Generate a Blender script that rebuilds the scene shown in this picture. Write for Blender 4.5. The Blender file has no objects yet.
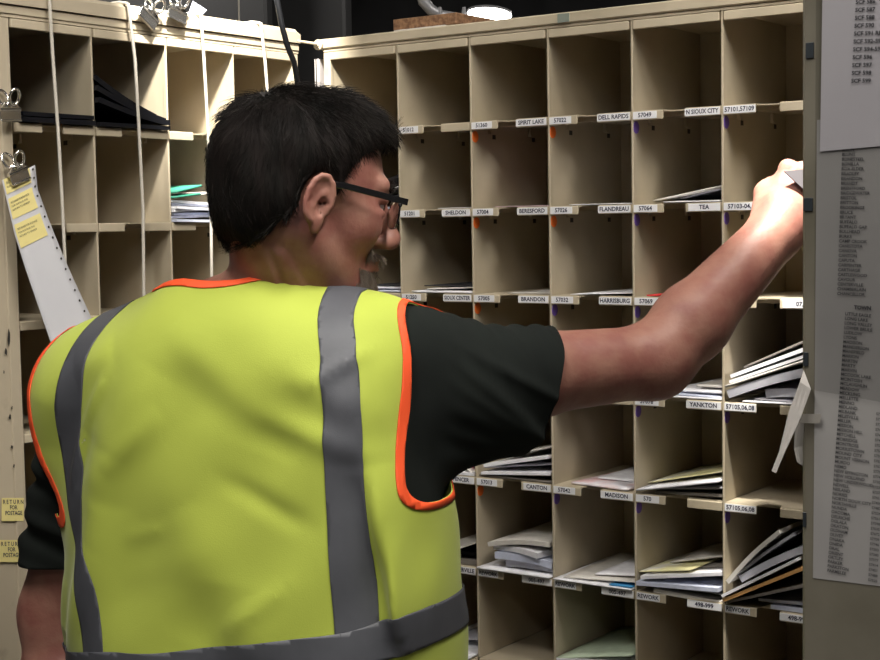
import bpy, math, random
import numpy as np
from mathutils import Vector, Matrix
random.seed(4); RNG=np.random.RandomState(7)
C=bpy.context.scene.collection
sc=bpy.context.scene
sc.view_settings.view_transform='Standard'; sc.view_settings.look='None'; sc.view_settings.exposure=0; sc.view_settings.gamma=1
try: sc.view_settings.use_curve_mapping=False
except Exception: pass

# ------------------------------------------------------------------ camera
PITCH,ROLL,FPX=.0701,-.0167,1492.
CAMZ=1.6; S=.95
_cp,_sp=math.cos(PITCH),math.sin(PITCH)
FW=np.array([0,_cp,-_sp]); _rt=np.array([1.,0,0]); _up=np.array([0,_sp,_cp])
RT=math.cos(ROLL)*_rt+math.sin(ROLL)*_up; UP=-math.sin(ROLL)*_rt+math.cos(ROLL)*_up
cam_d=bpy.data.cameras.new('camera'); cam=bpy.data.objects.new('camera',cam_d); C.objects.link(cam); sc.camera=cam
cam_d.sensor_width=36; cam_d.lens=FPX/880*36; cam_d.clip_start=.05; cam_d.clip_end=100
M=Matrix(((RT[0],UP[0],-FW[0],0),(RT[1],UP[1],-FW[1],0),(RT[2],UP[2],-FW[2],CAMZ),(0,0,0,1)))
cam.matrix_world=M
CAM=np.array([0,0,CAMZ])
def ray(px,py): return FW+RT*((px-440)/FPX)-UP*((py-330)/FPX)
def at(px,py,Y):                       # world point seen at a pixel, at world depth Y
    r=ray(px,py); return CAM+r*(Y/r[1])
def on_plane(px,py,P0,n):
    r=ray(px,py); t=np.dot(P0-CAM,n)/np.dot(r,n); return CAM+r*t

# ------------------------------------------------------------------ materials
def mat(name,col,rough=.5,metal=0,noise=None,bump=None,spec=.5,alpha=1,sheen=0,trans=0,emit=None,coat=0):
    m=bpy.data.materials.new(name); m.use_nodes=True; nt=m.node_tree; b=nt.nodes['Principled BSDF']
    b.inputs['Base Color'].default_value=(*col,1); b.inputs['Roughness'].default_value=rough; b.inputs['Metallic'].default_value=metal
    b.inputs['Specular IOR Level'].default_value=spec; b.inputs['Alpha'].default_value=alpha
    b.inputs['Sheen Weight'].default_value=sheen; b.inputs['Transmission Weight'].default_value=trans; b.inputs['Coat Weight'].default_value=coat
    tc=nt.nodes.new('ShaderNodeTexCoord')
    if noise:                          # (scale, colour2, lo, hi, stretch)
        sc_,c2,lo,hi=noise[:4]; st=noise[4] if len(noise)>4 else (1,1,1)
        mp=nt.nodes.new('ShaderNodeMapping'); mp.inputs['Scale'].default_value=st
        nt.links.new(tc.outputs['Object'],mp.inputs[0])
        n=nt.nodes.new('ShaderNodeTexNoise'); n.inputs['Scale'].default_value=sc_; n.inputs['Detail'].default_value=6
        nt.links.new(mp.outputs[0],n.inputs['Vector'])
        r=nt.nodes.new('ShaderNodeValToRGB'); r.color_ramp.elements[0].position=lo; r.color_ramp.elements[1].position=hi
        r.color_ramp.elements[0].color=(*c2,1); r.color_ramp.elements[1].color=(*col,1)
        nt.links.new(n.outputs['Fac'],r.inputs[0]); nt.links.new(r.outputs[0],b.inputs['Base Color'])
    if bump:                           # (scale, strength, distance)
        n=nt.nodes.new('ShaderNodeTexNoise'); n.inputs['Scale'].default_value=bump[0]; n.inputs['Detail'].default_value=4
        nt.links.new(tc.outputs['Object'],n.inputs['Vector'])
        bp=nt.nodes.new('ShaderNodeBump'); bp.inputs['Strength'].default_value=bump[1]; bp.inputs['Distance'].default_value=bump[2]
        nt.links.new(n.outputs['Fac'],bp.inputs['Height']); nt.links.new(bp.outputs[0],b.inputs['Normal'])
    if emit: b.inputs['Emission Color'].default_value=(*emit[0],1); b.inputs['Emission Strength'].default_value=emit[1]
    return m
PUTTY=mat('putty_paint',(.50,.43,.315),.42,noise=(14,(.43,.37,.265),.3,.6),bump=(220,.12,.0006))
PUTTY2=mat('putty_paint_worn',(.46,.395,.29),.45,noise=(9,(.28,.23,.16),.28,.42),bump=(160,.15,.0006))
PANELM=mat('grey_putty_panel',(.17,.155,.12),.45,noise=(7,(.10,.09,.065),.3,.55),bump=(90,.1,.0008))
DARKM=mat('dark_metal',(.03,.028,.025),.5)
CARD=mat('card_white',(.78,.78,.80),.6)
INK=mat('ink',(.02,.02,.05),.7)
INKB=mat('ink_grey',(.035,.035,.04),.7)
CHROME=mat('chrome',(.80,.78,.75),.17,.97,bump=(60,.2,.001))
ROPE=mat('cord_cotton',(.62,.58,.50),.9,bump=(900,.6,.002))
CABLE=mat('black_cable',(.02,.021,.024),.35)
STK_O=mat('orange_dot',(.85,.16,.02),.6); STK_P=mat('purple_dot',(.17,.09,.42),.6)
SKIN=mat('skin',(.34,.165,.122),.5,noise=(28,(.26,.10,.078),.35,.62),bump=(170,.35,.0015),spec=.4)
SKIN.node_tree.nodes['Principled BSDF'].inputs['Subsurface Weight'].default_value=.06
SKIN.node_tree.nodes['Principled BSDF'].inputs['Subsurface Radius'].default_value=(.01,.004,.002)
HAIR=mat('dark_hair',(.006,.005,.004),.6,noise=(60,(.011,.008,.007),.4,.6,(1,1,.15)),spec=.15)
HAIR2=mat('greying_hair',(.030,.024,.020),.5,spec=.2)
BEARD=mat('grey_beard',(.17,.13,.10),.6)
VEST=mat('vest_yellow',(.43,.505,.062),.8,noise=(5,(.39,.465,.056),.3,.7),bump=(700,.25,.0006),sheen=.15)
STRIP=mat('reflective_tape',(.082,.085,.098),.55,noise=(30,(.068,.071,.082),.3,.7),bump=(900,.25,.0004))
ORNG=mat('vest_orange',(.90,.095,.02),.7,bump=(900,.3,.0005))
SHIRT=mat('shirt_dark_green',(.0105,.0135,.0115),.95,noise=(12,(.008,.010,.009),.3,.7),bump=(800,.3,.0006),spec=.2)
NAVY=mat('trouser_navy',(.02,.022,.035),.9,bump=(500,.3,.0006))
SHOE=mat('shoe_black',(.015,.014,.013),.4)
BLACKP=mat('black_plastic',(.008,.008,.009),.22)
def glassmat(name,rough=.02,tint=(1,1,1)):
    m=bpy.data.materials.new(name); m.use_nodes=True; b=m.node_tree.nodes['Principled BSDF']
    b.inputs['Base Color'].default_value=(*tint,1); b.inputs['Transmission Weight'].default_value=1; b.inputs['Roughness'].default_value=rough; b.inputs['IOR'].default_value=1.15
    return m
LENS=glassmat('spectacle_lens'); 
def plastic_film():
    m=bpy.data.materials.new('clear_film'); m.use_nodes=True; nt=m.node_tree; nt.nodes.clear()
    o=nt.nodes.new('ShaderNodeOutputMaterial'); mx=nt.nodes.new('ShaderNodeMixShader'); t=nt.nodes.new('ShaderNodeBsdfTransparent'); g=nt.nodes.new('ShaderNodeBsdfGlossy')
    g.inputs['Roughness'].default_value=.12; t.inputs['Color'].default_value=(.86,.86,.86,1); mx.inputs[0].default_value=.12
    n=nt.nodes.new('ShaderNodeTexNoise'); n.inputs['Scale'].default_value=14; bp=nt.nodes.new('ShaderNodeBump'); bp.inputs['Strength'].default_value=.5; bp.inputs['Distance'].default_value=.004
    tc=nt.nodes.new('ShaderNodeTexCoord'); nt.links.new(tc.outputs['Object'],n.inputs['Vector']); nt.links.new(n.outputs['Fac'],bp.inputs['Height']); nt.links.new(bp.outputs[0],g.inputs['Normal'])
    nt.links.new(t.outputs[0],mx.inputs[1]); nt.links.new(g.outputs[0],mx.inputs[2]); nt.links.new(mx.outputs[0],o.inputs[0]); return m
FILM=plastic_film()
def paper(name,col,c2=None,sc_=60): return mat(name,col,.6,noise=(sc_,c2 or tuple(c*.86 for c in col),.35,.6))
P_W=paper('paper_white',(.84,.84,.88)); P_W2=paper('paper_warm',(.66,.63,.58)); P_G=paper('paper_grey',(.42,.42,.47)); P_T=paper('paper_tan',(.60,.33,.12))
P_GR=paper('paper_green',(.05,.33,.22)); P_LG=paper('paper_pale_green',(.50,.60,.45)); P_B=paper('paper_blue',(.04,.22,.45)); P_PK=paper('paper_pink',(.80,.12,.35))
P_Y=paper('paper_yellow',(.72,.68,.36),(.76,.76,.72),18); P_LB=paper('paper_pale_blue',(.58,.62,.76)); P_BK=paper('paper_black',(.025,.025,.03)); P_D=paper('paper_dim',(.20,.18,.16))
FORM=paper('form_paper',(.56,.56,.585),(.53,.53,.56),12)
SHEETW=paper('sheet_white',(.52,.50,.53),(.49,.47,.50),9); SHEETG=paper('sheet_grey',(.33,.32,.31),(.29,.28,.275),7)
LABY=mat('label_yellow',(.74,.64,.26),.6)
PARTICLE=mat('particle_board',(.30,.165,.085),.85,noise=(160,(.14,.07,.035),.35,.65),bump=(220,.5,.002))
LAMPGREY=mat('lamp_grey',(.22,.22,.23),.4,.3)
def emit_mat(name,col,st):
    m=bpy.data.materials.new(name); m.use_nodes=True; b=m.node_tree.nodes['Principled BSDF']
    b.inputs['Base Color'].default_value=(*col,1); b.inputs['Emission Color'].default_value=(*col,1); b.inputs['Emission Strength'].default_value=st; return m
LAMP=emit_mat('lamp_lens',(1,.97,.9),14); TUBE=emit_mat('tube_glow',(1,.97,.92),6)
CONC=mat('concrete',(.20,.19,.18),.7,noise=(3,(.14,.135,.13),.3,.7),bump=(40,.2,.002))
CEILM=mat('ceiling_dark',(.035,.035,.038),.9,noise=(2,(.02,.02,.022),.3,.7)); WALLM=mat('wall_dark',(.05,.05,.052),.9,noise=(1.5,(.03,.03,.032),.3,.7))
TRUSS=mat('truss_grey',(.06,.06,.063),.6); DUCT=mat('duct_grey',(.07,.07,.072),.5,.3)
TABLE=mat('bench_top',(.34,.32,.28),.5,noise=(12,(.27,.25,.21),.3,.7))

# ------------------------------------------------------------------ mesh helpers
class MB:
    def __init__(s): s.v=[]; s.f=[]; s.m=[]
    def add(s,vs,fs,mi=0):
        o=len(s.v); s.v+= [tuple(map(float,v)) for v in vs]; s.f+=[tuple(i+o for i in f) for f in fs]; s.m+=[mi]*len(fs); return s
    def box(s,a,b,fr=None,mi=0,ch=0):        # a,b opposite corners in frame fr=(O,X,Y,Z)
        a=np.array(a,float); b=np.array(b,float); lo=np.minimum(a,b); hi=np.maximum(a,b)
        P=[]
        if ch and min(hi-lo)>2.2*ch:
            idx={}
            for i in range(8):
                s3=[(i>>k)&1 for k in range(3)]
                for k in range(3):
                    q=[hi[j] if s3[j] else lo[j] for j in range(3)]
                    for j in range(3):
                        if j!=k: q[j]+= -ch if s3[j] else ch
                    idx[(i,k)]=len(P); P.append(q)
            F=[]
            for k in range(3):
                j1,j2=(k+1)%3,(k+2)%3
                for sd in (0,1):
                    ring=[(sd<<k)|(a1<<j1)|(a2<<j2) for a1,a2 in ((0,0),(1,0),(1,1),(0,1))]
                    f=[idx[(i,k)] for i in ring]; F.append(f if sd else f[::-1])
            for k in range(3):               # edges along axis k
                j1,j2=(k+1)%3,(k+2)%3
                for a1 in (0,1):
                    for a2 in (0,1):
                        i0=(a1<<j1)|(a2<<j2); i1=i0|(1<<k)
                        f=[idx[(i0,j1)],idx[(i1,j1)],idx[(i1,j2)],idx[(i0,j2)]]
                        F.append(f if (a1!=a2) else f[::-1])
            for i in range(8):
                par=bin(i).count('1')%2
                f=[idx[(i,0)],idx[(i,1)],idx[(i,2)]]; F.append(f if par else f[::-1])
        else:
            P=[[hi[j] if (i>>j)&1 else lo[j] for j in range(3)] for i in range(8)]
            F=[(0,2,3,1),(4,5,7,6),(0,1,5,4),(2,6,7,3),(0,4,6,2),(1,3,7,5)]
        if fr is not None: P=[fr[0]+q[0]*fr[1]+q[1]*fr[2]+q[2]*fr[3] for q in P]
        return s.add(P,F,mi)
    def prism(s,poly,h0,h1,fr,mi=0):          # poly in (X,Y) of frame, extruded on Z
        n=len(poly); P=[fr[0]+p[0]*fr[1]+p[1]*fr[2]+h*fr[3] for h in (h0,h1) for p in poly]
        F=[tuple(range(n))[::-1],tuple(range(n,2*n))]+[(i,(i+1)%n,n+(i+1)%n,n+i) for i in range(n)]
        return s.add(P,F,mi)
    def tube(s,pts,r,n=8,mi=0,cap=True):
        pts=[np.array(p,float) for p in pts]; k=len(pts); rs=r if hasattr(r,'__len__') else [r]*k
        t=[pts[min(i+1,k-1)]-pts[max(i-1,0)] for i in range(k)]; t=[a/(np.linalg.norm(a)+1e-12) for a in t]
        a=np.cross(t[0],[0,0,1.]); 
        if np.linalg.norm(a)<.1: a=np.cross(t[0],[1.,0,0])
        a/=np.linalg.norm(a); P=[]
        for i in range(k):
            a=a-t[i]*np.dot(a,t[i]); a/=np.linalg.norm(a); b=np.cross(t[i],a)
            for j in range(n):
                th=2*math.pi*j/n; P.append(pts[i]+rs[i]*(math.cos(th)*a+math.sin(th)*b))
        F=[(i*n+j,i*n+(j+1)%n,(i+1)*n+(j+1)%n,(i+1)*n+j) for i in range(k-1) for j in range(n)]
        if cap: F+=[tuple(range(n))[::-1],tuple(range((k-1)*n,k*n))]
        return s.add(P,F,mi)
    def grid(s,G,mi=0,th=0):                   # G (n,m,3) surface, optional thickness
        G=np.array(G,float); n,m=G.shape[:2]
        du=np.gradient(G,axis=0); dv=np.gradient(G,axis=1); N=np.cross(du,dv); N/=np.linalg.norm(N,axis=2,keepdims=True)+1e-12
        top=[(i*m+j,(i+1)*m+j,(i+1)*m+j+1,i*m+j+1) for i in range(n-1) for j in range(m-1)]
        if not th: return s.add(G.reshape(-1,3),top,mi)
        P=np.concatenate([G.reshape(-1,3),(G-N*th).reshape(-1,3)]); o=n*m
        F=top+[tuple(q+o for q in f[::-1]) for f in top]
        ring=[j for j in range(m)]+[i*m+m-1 for i in range(1,n)]+[(n-1)*m+j for j in range(m-2,-1,-1)]+[i*m for i in range(n-2,0,-1)]
        for a,b in zip(ring,ring[1:]+ring[:1]): F.append((a,b,b+o,a+o))
        return s.add(P,F,mi)
    def build(s,name,mats,parent=None,smooth=False,base=None):
        if not isinstance(mats,(list,tuple)): mats=[mats]
        V=np.array(s.v,float).reshape(-1,3)
        if base is None: base=BASE.get(parent.name,np.zeros(3)) if parent is not None else np.zeros(3)
        me=bpy.data.meshes.new(name); me.from_pydata((V-base).tolist(),[],s.f); 
        for m in mats: me.materials.append(m)
        me.polygons.foreach_set('material_index',s.m); 
        if smooth: me.polygons.foreach_set('use_smooth',[True]*len(s.f))
        me.update(); o=bpy.data.objects.new(name,me); C.objects.link(o)
        if parent is not None: o.parent=parent; BASE[o.name]=base
        else: o.location=base; BASE[o.name]=np.array(base,float)
        return o
BASE={}
def tag(o,label=None,cat=None,group=None,kind=None):
    if label: o['label']=label
    if cat: o['category']=cat
    if group: o['group']=group
    if kind: o['kind']=kind
    return o
def empty(name,loc,label,cat,group=None):
    o=bpy.data.objects.new(name,None); C.objects.link(o); o.location=tuple(loc); o.empty_display_size=.05
    BASE[o.name]=np.array(loc,float); return tag(o,label,cat,group)
_tc={}
def text_geo(txt,size=1.,align='LEFT',spacing=1.,bold=0.):
    key=(txt,align,spacing,bold)
    if key not in _tc:
        cu=bpy.data.curves.new('t','FONT'); cu.body=txt; cu.size=1; cu.align_x=align; cu.space_line=spacing; cu.resolution_u=2; cu.offset=bold; cu.fill_mode='FRONT'
        ob=bpy.data.objects.new('t',cu); C.objects.link(ob); bpy.context.view_layer.update()
        dg=bpy.context.evaluated_depsgraph_get(); me=bpy.data.meshes.new_from_object(ob.evaluated_get(dg))
        V=np.array([v.co[:] for v in me.vertices]).reshape(-1,3); F=[tuple(p.vertices) for p in me.polygons]
        bpy.data.objects.remove(ob); bpy.data.curves.remove(cu); bpy.data.meshes.remove(me); _tc[key]=(V,F)
    V,F=_tc[key]; return V*size,F
def add_text(mb,txt,size,fr,w=None,align='LEFT',spacing=1.,mi=1,bold=.0):
    V,F=text_geo(txt,size,align,spacing,bold)
    if not len(V): return
    V=V.copy()
    if w is not None:
        ext=V[:,0].max()-V[:,0].min()
        if ext>w: V[:,0]*=w/ext
    mb.add([fr[0]+v[0]*fr[1]+v[1]*fr[2] for v in V],F,mi)

Z=np.array([0,0,1.])
# ------------------------------------------------------------------ sorting cases
yR=-.6205; uR=np.array([math.cos(yR),math.sin(yR),0]); nR=np.array([-uR[1],uR[0],0])
wR=.1506*S; DEP=.2355*S
OR=np.array([.4263,2.2339,0])*S-5*wR*uR
zR=[CAMZ+S*z for z in (.3098,.1701,.0274,-.1159,-.2718,-.4245,-.5799,-.735)]
yL=.9504; uL=np.array([math.cos(yL),math.sin(yL),0]); nL=np.array([-uL[1],uL[0],0]); wL=.1618*S
OL=np.array([-.6407,2.2577,0])*S
zL=[CAMZ+S*z for z in (.3209,.1652,.0124,-.1351,-.307,-.46,-.612,-.765)]
def case(name,O,u,n,w,ncol,zs,label,labels,dots,blank):
    """O: front left of first divider at floor level; u along, n into the case"""
    base=O+u*w*ncol/2+n*DEP/2; base[2]=zs[-1]-.03
    root=empty(name,base,label,'mail sorting case')
    fr=(O,u,n,Z); W=w*ncol; T=.003; zt=zs[0]; zb=zs[-1]
    MB().box((-.012,DEP,zb-.03),(W+.012,DEP+.004,zt+.01),fr).build('back_panel',PUTTY,root)
    # top: rolled lip, then a lid a little wider
    m=MB()
    m.box((-.012,-.004,zt),(W+.012,DEP,zt+.004),fr)
    for c in range(ncol): m.box((c*w+.0035,-.006,zt-.0145),(c*w+w-.0035,.0,zt-.0015),fr,ch=.001)
    m.build('top_panel',PUTTY,root)
    return root,fr,W
def finish_case(root,fr,w,ncol,zs,labels,dots,left_post,right_post):
    O,u,n,_=fr; zb=zs[-1]; zt=zs[0]
    for i,(a,b) in enumerate(((-left_post,0.),(w*ncol,w*ncol+right_post))):
        m=MB(); m.box((a if i or left_post<.03 else -.017,-.003,zb-.03),(b,.02,zt),fr,ch=.0015); m.box((a,-.0005,zb-.03),(b,.02,zt),fr); m.box((a if i==0 else b-.004,.02,zb-.03),(a+.004 if i==0 else b,DEP,zt),fr)
        m.build('side_panel',PUTTY2 if i==0 else PUTTY,root)
    for c in range(0,ncol+1):
        m=MB(); x=c*w; m.box((x-.0018,-.003,zb),(x+.0018,.004,zt+.001),fr,ch=.0006); m.box((x-.0008,.004,zb),(x+.0008,DEP,zt+.001),fr)
        for k in range(1,len(zs)-1):
            for dd in (.045,.165):
                for sg in (1,-1):
                    if (c==0 and sg<0) or (c==ncol and sg>0): continue
                    x0=x+sg*.0006; z=zs[k]-.003
                    m.box((x0,dd,z-.012),(x0+sg*.004,dd+.003,z),fr); m.box((x0,dd,z-.014),(x0+sg*.006,dd+.010,z-.011),fr)
                    m.box((x0,dd+.012,z-.022),(x0+sg*.0006,dd+.021,z-.015),fr,mi=1)
        d=m.build('divider',[PUTTY,DARKM],root)
        if c in dots:
            for k,colr in dots[c]:
                z=zs[k]-.023; P=[]
                for r_ in range(16):
                    th=2*math.pi*r_/16; P.append((max(.0055+.009*math.cos(th),-.0025),z+.009*math.sin(th)))
                fr2=(O+u*(x+.0018),n,Z,u); MB().prism(P,0,.0006,fr2).build('dot_sticker',STK_O if colr=='o' else STK_P,d)
    for k in range(1,len(zs)):
        for c in range(ncol):
            z=zs[k]; x0=c*w+.0022; x1=(c+1)*w-.0022; m=MB()
            a=.34*w; b=.60*w
            poly=[(x0,.0),(x0+a,.0),(x0+a+.006,.016),(c*w+b-.006,.016),(c*w+b,.0),(x1,.0),(x1,DEP-.002),(x0,DEP-.002)]
            # plate in convex pieces
            m.prism([(x0,0),(x0+a,0),(x0+a+.007,.018),(x0,.018)],z-.0016,z,fr); m.prism([(c*w+b-.007,.018),(c*w+b,0),(x1,0),(x1,.018)],z-.0016,z,fr)
            m.prism([(x0,.018),(x1,.018),(x1,DEP-.002),(x0,DEP-.002)],z-.0016,z,fr)
            m.box((x0+.004,.03,z-.008),(x1-.004,.0315,z-.0015),fr)
            for (p,q) in ((x0,x0+a),(c*w+b,x1)):
                m.box((p,-.005,z-.0135),(q,-.0015,z-.0005),fr,ch=.0010); m.box((p,-.003,z-.003),(q,.001,z),fr)
            if k==len(zs)-1: m.box((x0-.002,-.016,z-.03),(x1+.002,-.001,z-.002),fr,ch=.005)
            sh=m.build('shelf',PUTTY,root)
            L=labels.get((c,k),(None,None))
            for side,t in enumerate(L):
                if not t: continue
                grey=t.startswith('~'); t=t.lstrip('~')
                full=len(t)>6
                p,q=((x0+.0005,x0+(a if full else a*.80)) if side==0 else (c*w+b+(0 if full else .1*a),x1-.0005))
                m=MB(); z0=z-.0118; z1=z-.0012; y=-.0056
                m.box((p,y,z0),(q,y+.0006,z1),fr); 
                f2=(O+u*((p+q)/2)+n*(y-.0003)+Z*(z0+.0026),u,Z,-n)
                add_text(m,t,.0088,f2,w=(q-p)*.92,align='CENTER',bold=.025)
                m.build('label_card',[CARD,INK],sh)
LR={(1,1):('51012',None),(2,1):('51360','SPIRIT LAKE'),(3,1):('57022','DELL RAPIDS'),(4,1):('57049','N SIOUX CITY'),(5,1):('57101,57109',None),
(0,2):(None,'SHELDON'),(1,2):('51201','SHELDON'),(2,2):('57004','BERESFORD'),(3,2):('57026','FLANDREAU'),(4,2):('57064','TEA'),(5,2):('57103-04,',None),
(1,3):('51250','SIOUX CENTER'),(2,3):('57005','BRANDON'),(3,3):('57032','HARRISBURG'),(4,3):('57069',None),(5,3):(None,'07,'),
(4,4):('57078','YANKTON'),(5,4):('57105,06,08',None),(1,5):(None,'SPENCER'),(2,5):('57013','CANTON'),(3,5):('57042','MADISON'),(4,5):('570',None),(5,5):('57105,06,08',None),
(1,6):(None,'CENTERVILLE'),(2,6):('REWORK','005-497'),(3,6):('REWORK','005-497'),(4,6):('REWORK','498-999'),(5,6):('REWORK','498-999')}
del LR[(0,2)]
dots={2:[(1,'o'),(2,'o'),(3,'o'),(5,'o')],3:[(1,'o'),(2,'o'),(3,'p'),(5,'p')],4:[(1,'p'),(2,'p'),(3,'p'),(4,'p'),(5,'p')],5:[(1,'p'),(2,'p'),(4,'p'),(5,'p')]}
rc,frR,WR=case('mail_sorting_case',OR,uR,nR,wR,7,zR,'beige steel pigeonhole sorting case with town name and zip labels on its shelves',LR,dots,None)
finish_case(rc,frR,wR,7,zR,LR,dots,.013,.02)
lc,frL,WL=case('mail_sorting_case',OL,uL,nL,wL,4,zL,'beige steel pigeonhole case at the left without labels, white cords hanging over its front',{}, {},None)
finish_case(lc,frL,wL,4,zL,{}, {},.06,.012)
# paint chips on the left case's post
pst=[o for o in lc.children if o.name.startswith('side_panel')][0]
for px,py,sx,sy in ((9,338,1.6,9),(6,352,1.2,4),(10,417,1.2,3),(12,408,.8,2),(12,447,1.4,2.4),(4,372,.8,2),(14,466,.9,2)):
    P=[on_plane(px+sx*math.cos(t)*random.uniform(.6,1.2),py+sy*math.sin(t)*random.uniform(.6,1.2),OL-nL*.0034,nL) for t in np.linspace(0,2*math.pi,11,endpoint=False)]
    MB().add(P,[tuple(range(11))]).build('paint_chip',DARKM,pst)
# lids
ztR,ztL=zR[0],zL[0]
m=MB(); m.box((-.022,-.008,ztR+.0045),(WR+.022,DEP+.01,ztR+.021),frR,ch=.002)
lid=m.build('lid',PUTTY,rc)
m=MB(); m.box((.45*WR,-.0095,ztR+.006),(.45*WR+.02,-.008,ztR+.019),frR); m.build('edge_clip',mat('greenish_steel',(.22,.25,.21),.4),lid)
m=MB(); f=(OR+uR*-.016+nR*-.009+Z*(ztR+.012),uR,Z,-nR); m.prism([(.009*math.cos(t*.5236),.009*math.sin(t*.5236)) for t in range(12)],0,.004,f); m.prism([(.004*math.cos(t*.785),.004*math.sin(t*.785)) for t in range(8)],.004,.006,f); m.build('lid_bolt',PUTTY2,lid)
m=MB(); m.box((-.060,-.006,ztL+.0045),(WL+.012,DEP,ztL+.0165),frL,ch=.001); m.build('top_rail',PUTTY,lc)
m=MB()
prof=[(-.010,.018),(-.010,.036),(-.004,.042),(DEP+.01,.042),(DEP+.01,.018)]
G=[]
fl=(OL,nL,Z,uL)
m.prism([(a,ztL+b) for a,b in prof],-.075,WL+.004,fl); m.prism([(a*1.0,ztL+.018+(b-.018)*.8) for a,b in prof],WL+.004,WL+.012,fl)
m.build('lid',PUTTY2,lc)
# strip standing between the two cases
m=MB(); m.box((-.034,-.002,zR[-1]-.03),(-.024,.02,ztR-.01),frR,ch=.001); m.box((-.0295,-.004,zR[-1]-.03),(-.0285,-.002,ztR-.01),frR,mi=1)
o=m.build('steel_post',[mat('post_pale',(.42,.39,.38),.4),DARKM],None,base=OR+uR*-.03); tag(o,'narrow pale upright steel post in the gap between the two sorting cases','post')
m=MB(); a=at(298,41,2.60); b=at(318,44,2.52); m.tube([a,b],.0022,8); o=m.build('tie_rod',PUTTY2,None,base=a); tag(o,'thin steel rod joining the lids of the two cases','rod')
# bench below both cases
def bench(name,O,u,n,W,zc,label):
    root=empty(name,np.array([*(O+u*W/2+n*.12)[:2],0]),label,'bench')
    fr=(O,u,n,Z); t=zc-.031
    MB().box((-.02,-.06,t-.035),(W+.02,DEP+.03,t),fr,ch=.004).build('bench_top',TABLE,root)
    for x in (.02,W-.06):
        for y in (-.02,DEP-.03): MB().box((x,y,0),(x+.04,y+.04,t-.035),fr,ch=.003).build('leg',DARKM,root)
bench('steel_bench',OR,uR,nR,WR,zR[-1],'bench with grey top carrying the labelled sorting case')
bench('steel_bench',OL,uL,nL,WL,zL[-1],'bench with grey top carrying the sorting case hung with cords')

# ------------------------------------------------------------------ mail
def letter(name,fr,w,c,k,zs,x0,x1,y0,y1,zz,tilt=0,pitch=0,yaw=0,th=.0012,bend=0,m_=None,label='',cat='letter',group=None,curl=0,clampx=True):
    """sheet in cell (c,k): x0..x1 across the cell (m from left divider), y0..y1 into it, zz height over the shelf at the left edge"""
    O,u,n,_=fr; z=zs[k]; nx,ny=9,9; G=np.zeros((nx,ny,3)); L=x1-x0; 
    for i in range(nx):
        for j in range(ny):
            s,t=i/(nx-1),j/(ny-1)
            a=s*L; yy=y0+t*(y1-y0)
            cx,cyy=L/2,(y0+y1)/2
            X=(a-cx)*math.cos(yaw)-(yy-cyy)*math.sin(yaw)+cx; Y=(a-cx)*math.sin(yaw)+(yy-cyy)*math.cos(yaw)+cyy
            X=min(max(X,.0012-x0),w-.0035-x0) if clampx else X
            h=zz+X*math.sin(tilt)+(Y-y0)*math.sin(pitch)+bend*math.sin(math.pi*s)+curl*t*s
            G[i,j]=O+u*(c*w+x0+X*math.cos(tilt))+n*Y+Z*(z+h+th)
    mb=MB(); mb.grid(G,th=-th) if False else mb.grid(G,th=th)
    base=G[0,0].copy()
    o=mb.build(name,m_,None,smooth=th<.004,base=base); tag(o,label,cat,group); return o
def rl(c,k,x0,x1,y0,y1,zz,m_,label,**kw):
    kw.setdefault('name','envelope'); return letter(kw.pop('name'),frR,wR,c,k,zR,x0,x1,y0,y1,zz,m_=m_,label=label,**kw)
GA='mail in the sorting case'
def place(c,k,items):
    for it in items:
        x0,x1,y0,y1,zz,m_,label=it[:7]; kw=it[7] if len(it)>7 else {}
        rl(c,k,x0,x1,y0,y1,zz,m_,label,**kw)
# row 2
place(1,2,[(.06,.139,.02,.20,.001,P_W,'single white envelope lying over the SHELDON label',dict(th=.001))])
place(2,2,[(.035,.139,.01,.20,.001,P_PK and paper('paper_rose',(.62,.45,.52)),'thin pinkish sheet lying over the BERESFORD label',dict(th=.001))])
place(3,2,[(.03,.139,.004,.2,.001,P_W,'flat white sheet lying over the FLANDREAU label',dict(th=.0012))])
place(4,2,[(.05,.137,-.004,.20,.001,P_W,'white envelope lowest in the TEA pigeonhole',dict(th=.002)),
 (.025,.137,.012,.2,.003,P_W2,'cream folded envelope leaning on top in the TEA pigeonhole',dict(tilt=.17,th=.0025)),(.06,.137,.03,.2,.006,P_G,'grey envelope behind the cream one in the TEA pigeonhole',dict(tilt=.20,th=.002))])
# row 3
place(1,3,[(.02,.137,-.002,.2,.001,P_W,'lower white envelope over the SIOUX CENTER label',dict(th=.003)),(.035,.137,.012,.2,.0055,P_W2,'upper white envelope over the SIOUX CENTER label',dict(th=.002,tilt=.03,yaw=.1)),
 (.03,.125,.02,.2,.011,P_BK,'dark glossy flyer on the SIOUX CENTER envelopes',dict(th=.0012))])
place(2,3,[(.05,.138,.02,.2,.001,P_W2,'thin cream sheet lying over the BRANDON label',dict(th=.001))])
place(3,3,[(.03,.138,.006,.2,.001,P_W,'thin white sheet lying over the HARRISBURG label',dict(th=.001,tilt=.03))])
place(4,3,[(.02,.035,.0,.15,.001,paper('paper_red',(.6,.03,.03)),'small red slip beside the reaching arm',dict(th=.002,name='paper_slip'))])
place(0,3,[(.05,.135,0,.2,.001,P_LB,'pale blue envelope behind the goatee, lowest of its pile',dict(th=.003)),(.05,.135,.012,.2,.006,P_W,'white envelope behind the goatee, in the middle of its pile',dict(th=.003,yaw=-.08)),(.07,.13,.02,.2,.010,P_BK,'black booklet behind the goatee, topmost of its pile',dict(th=.003))])
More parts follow.
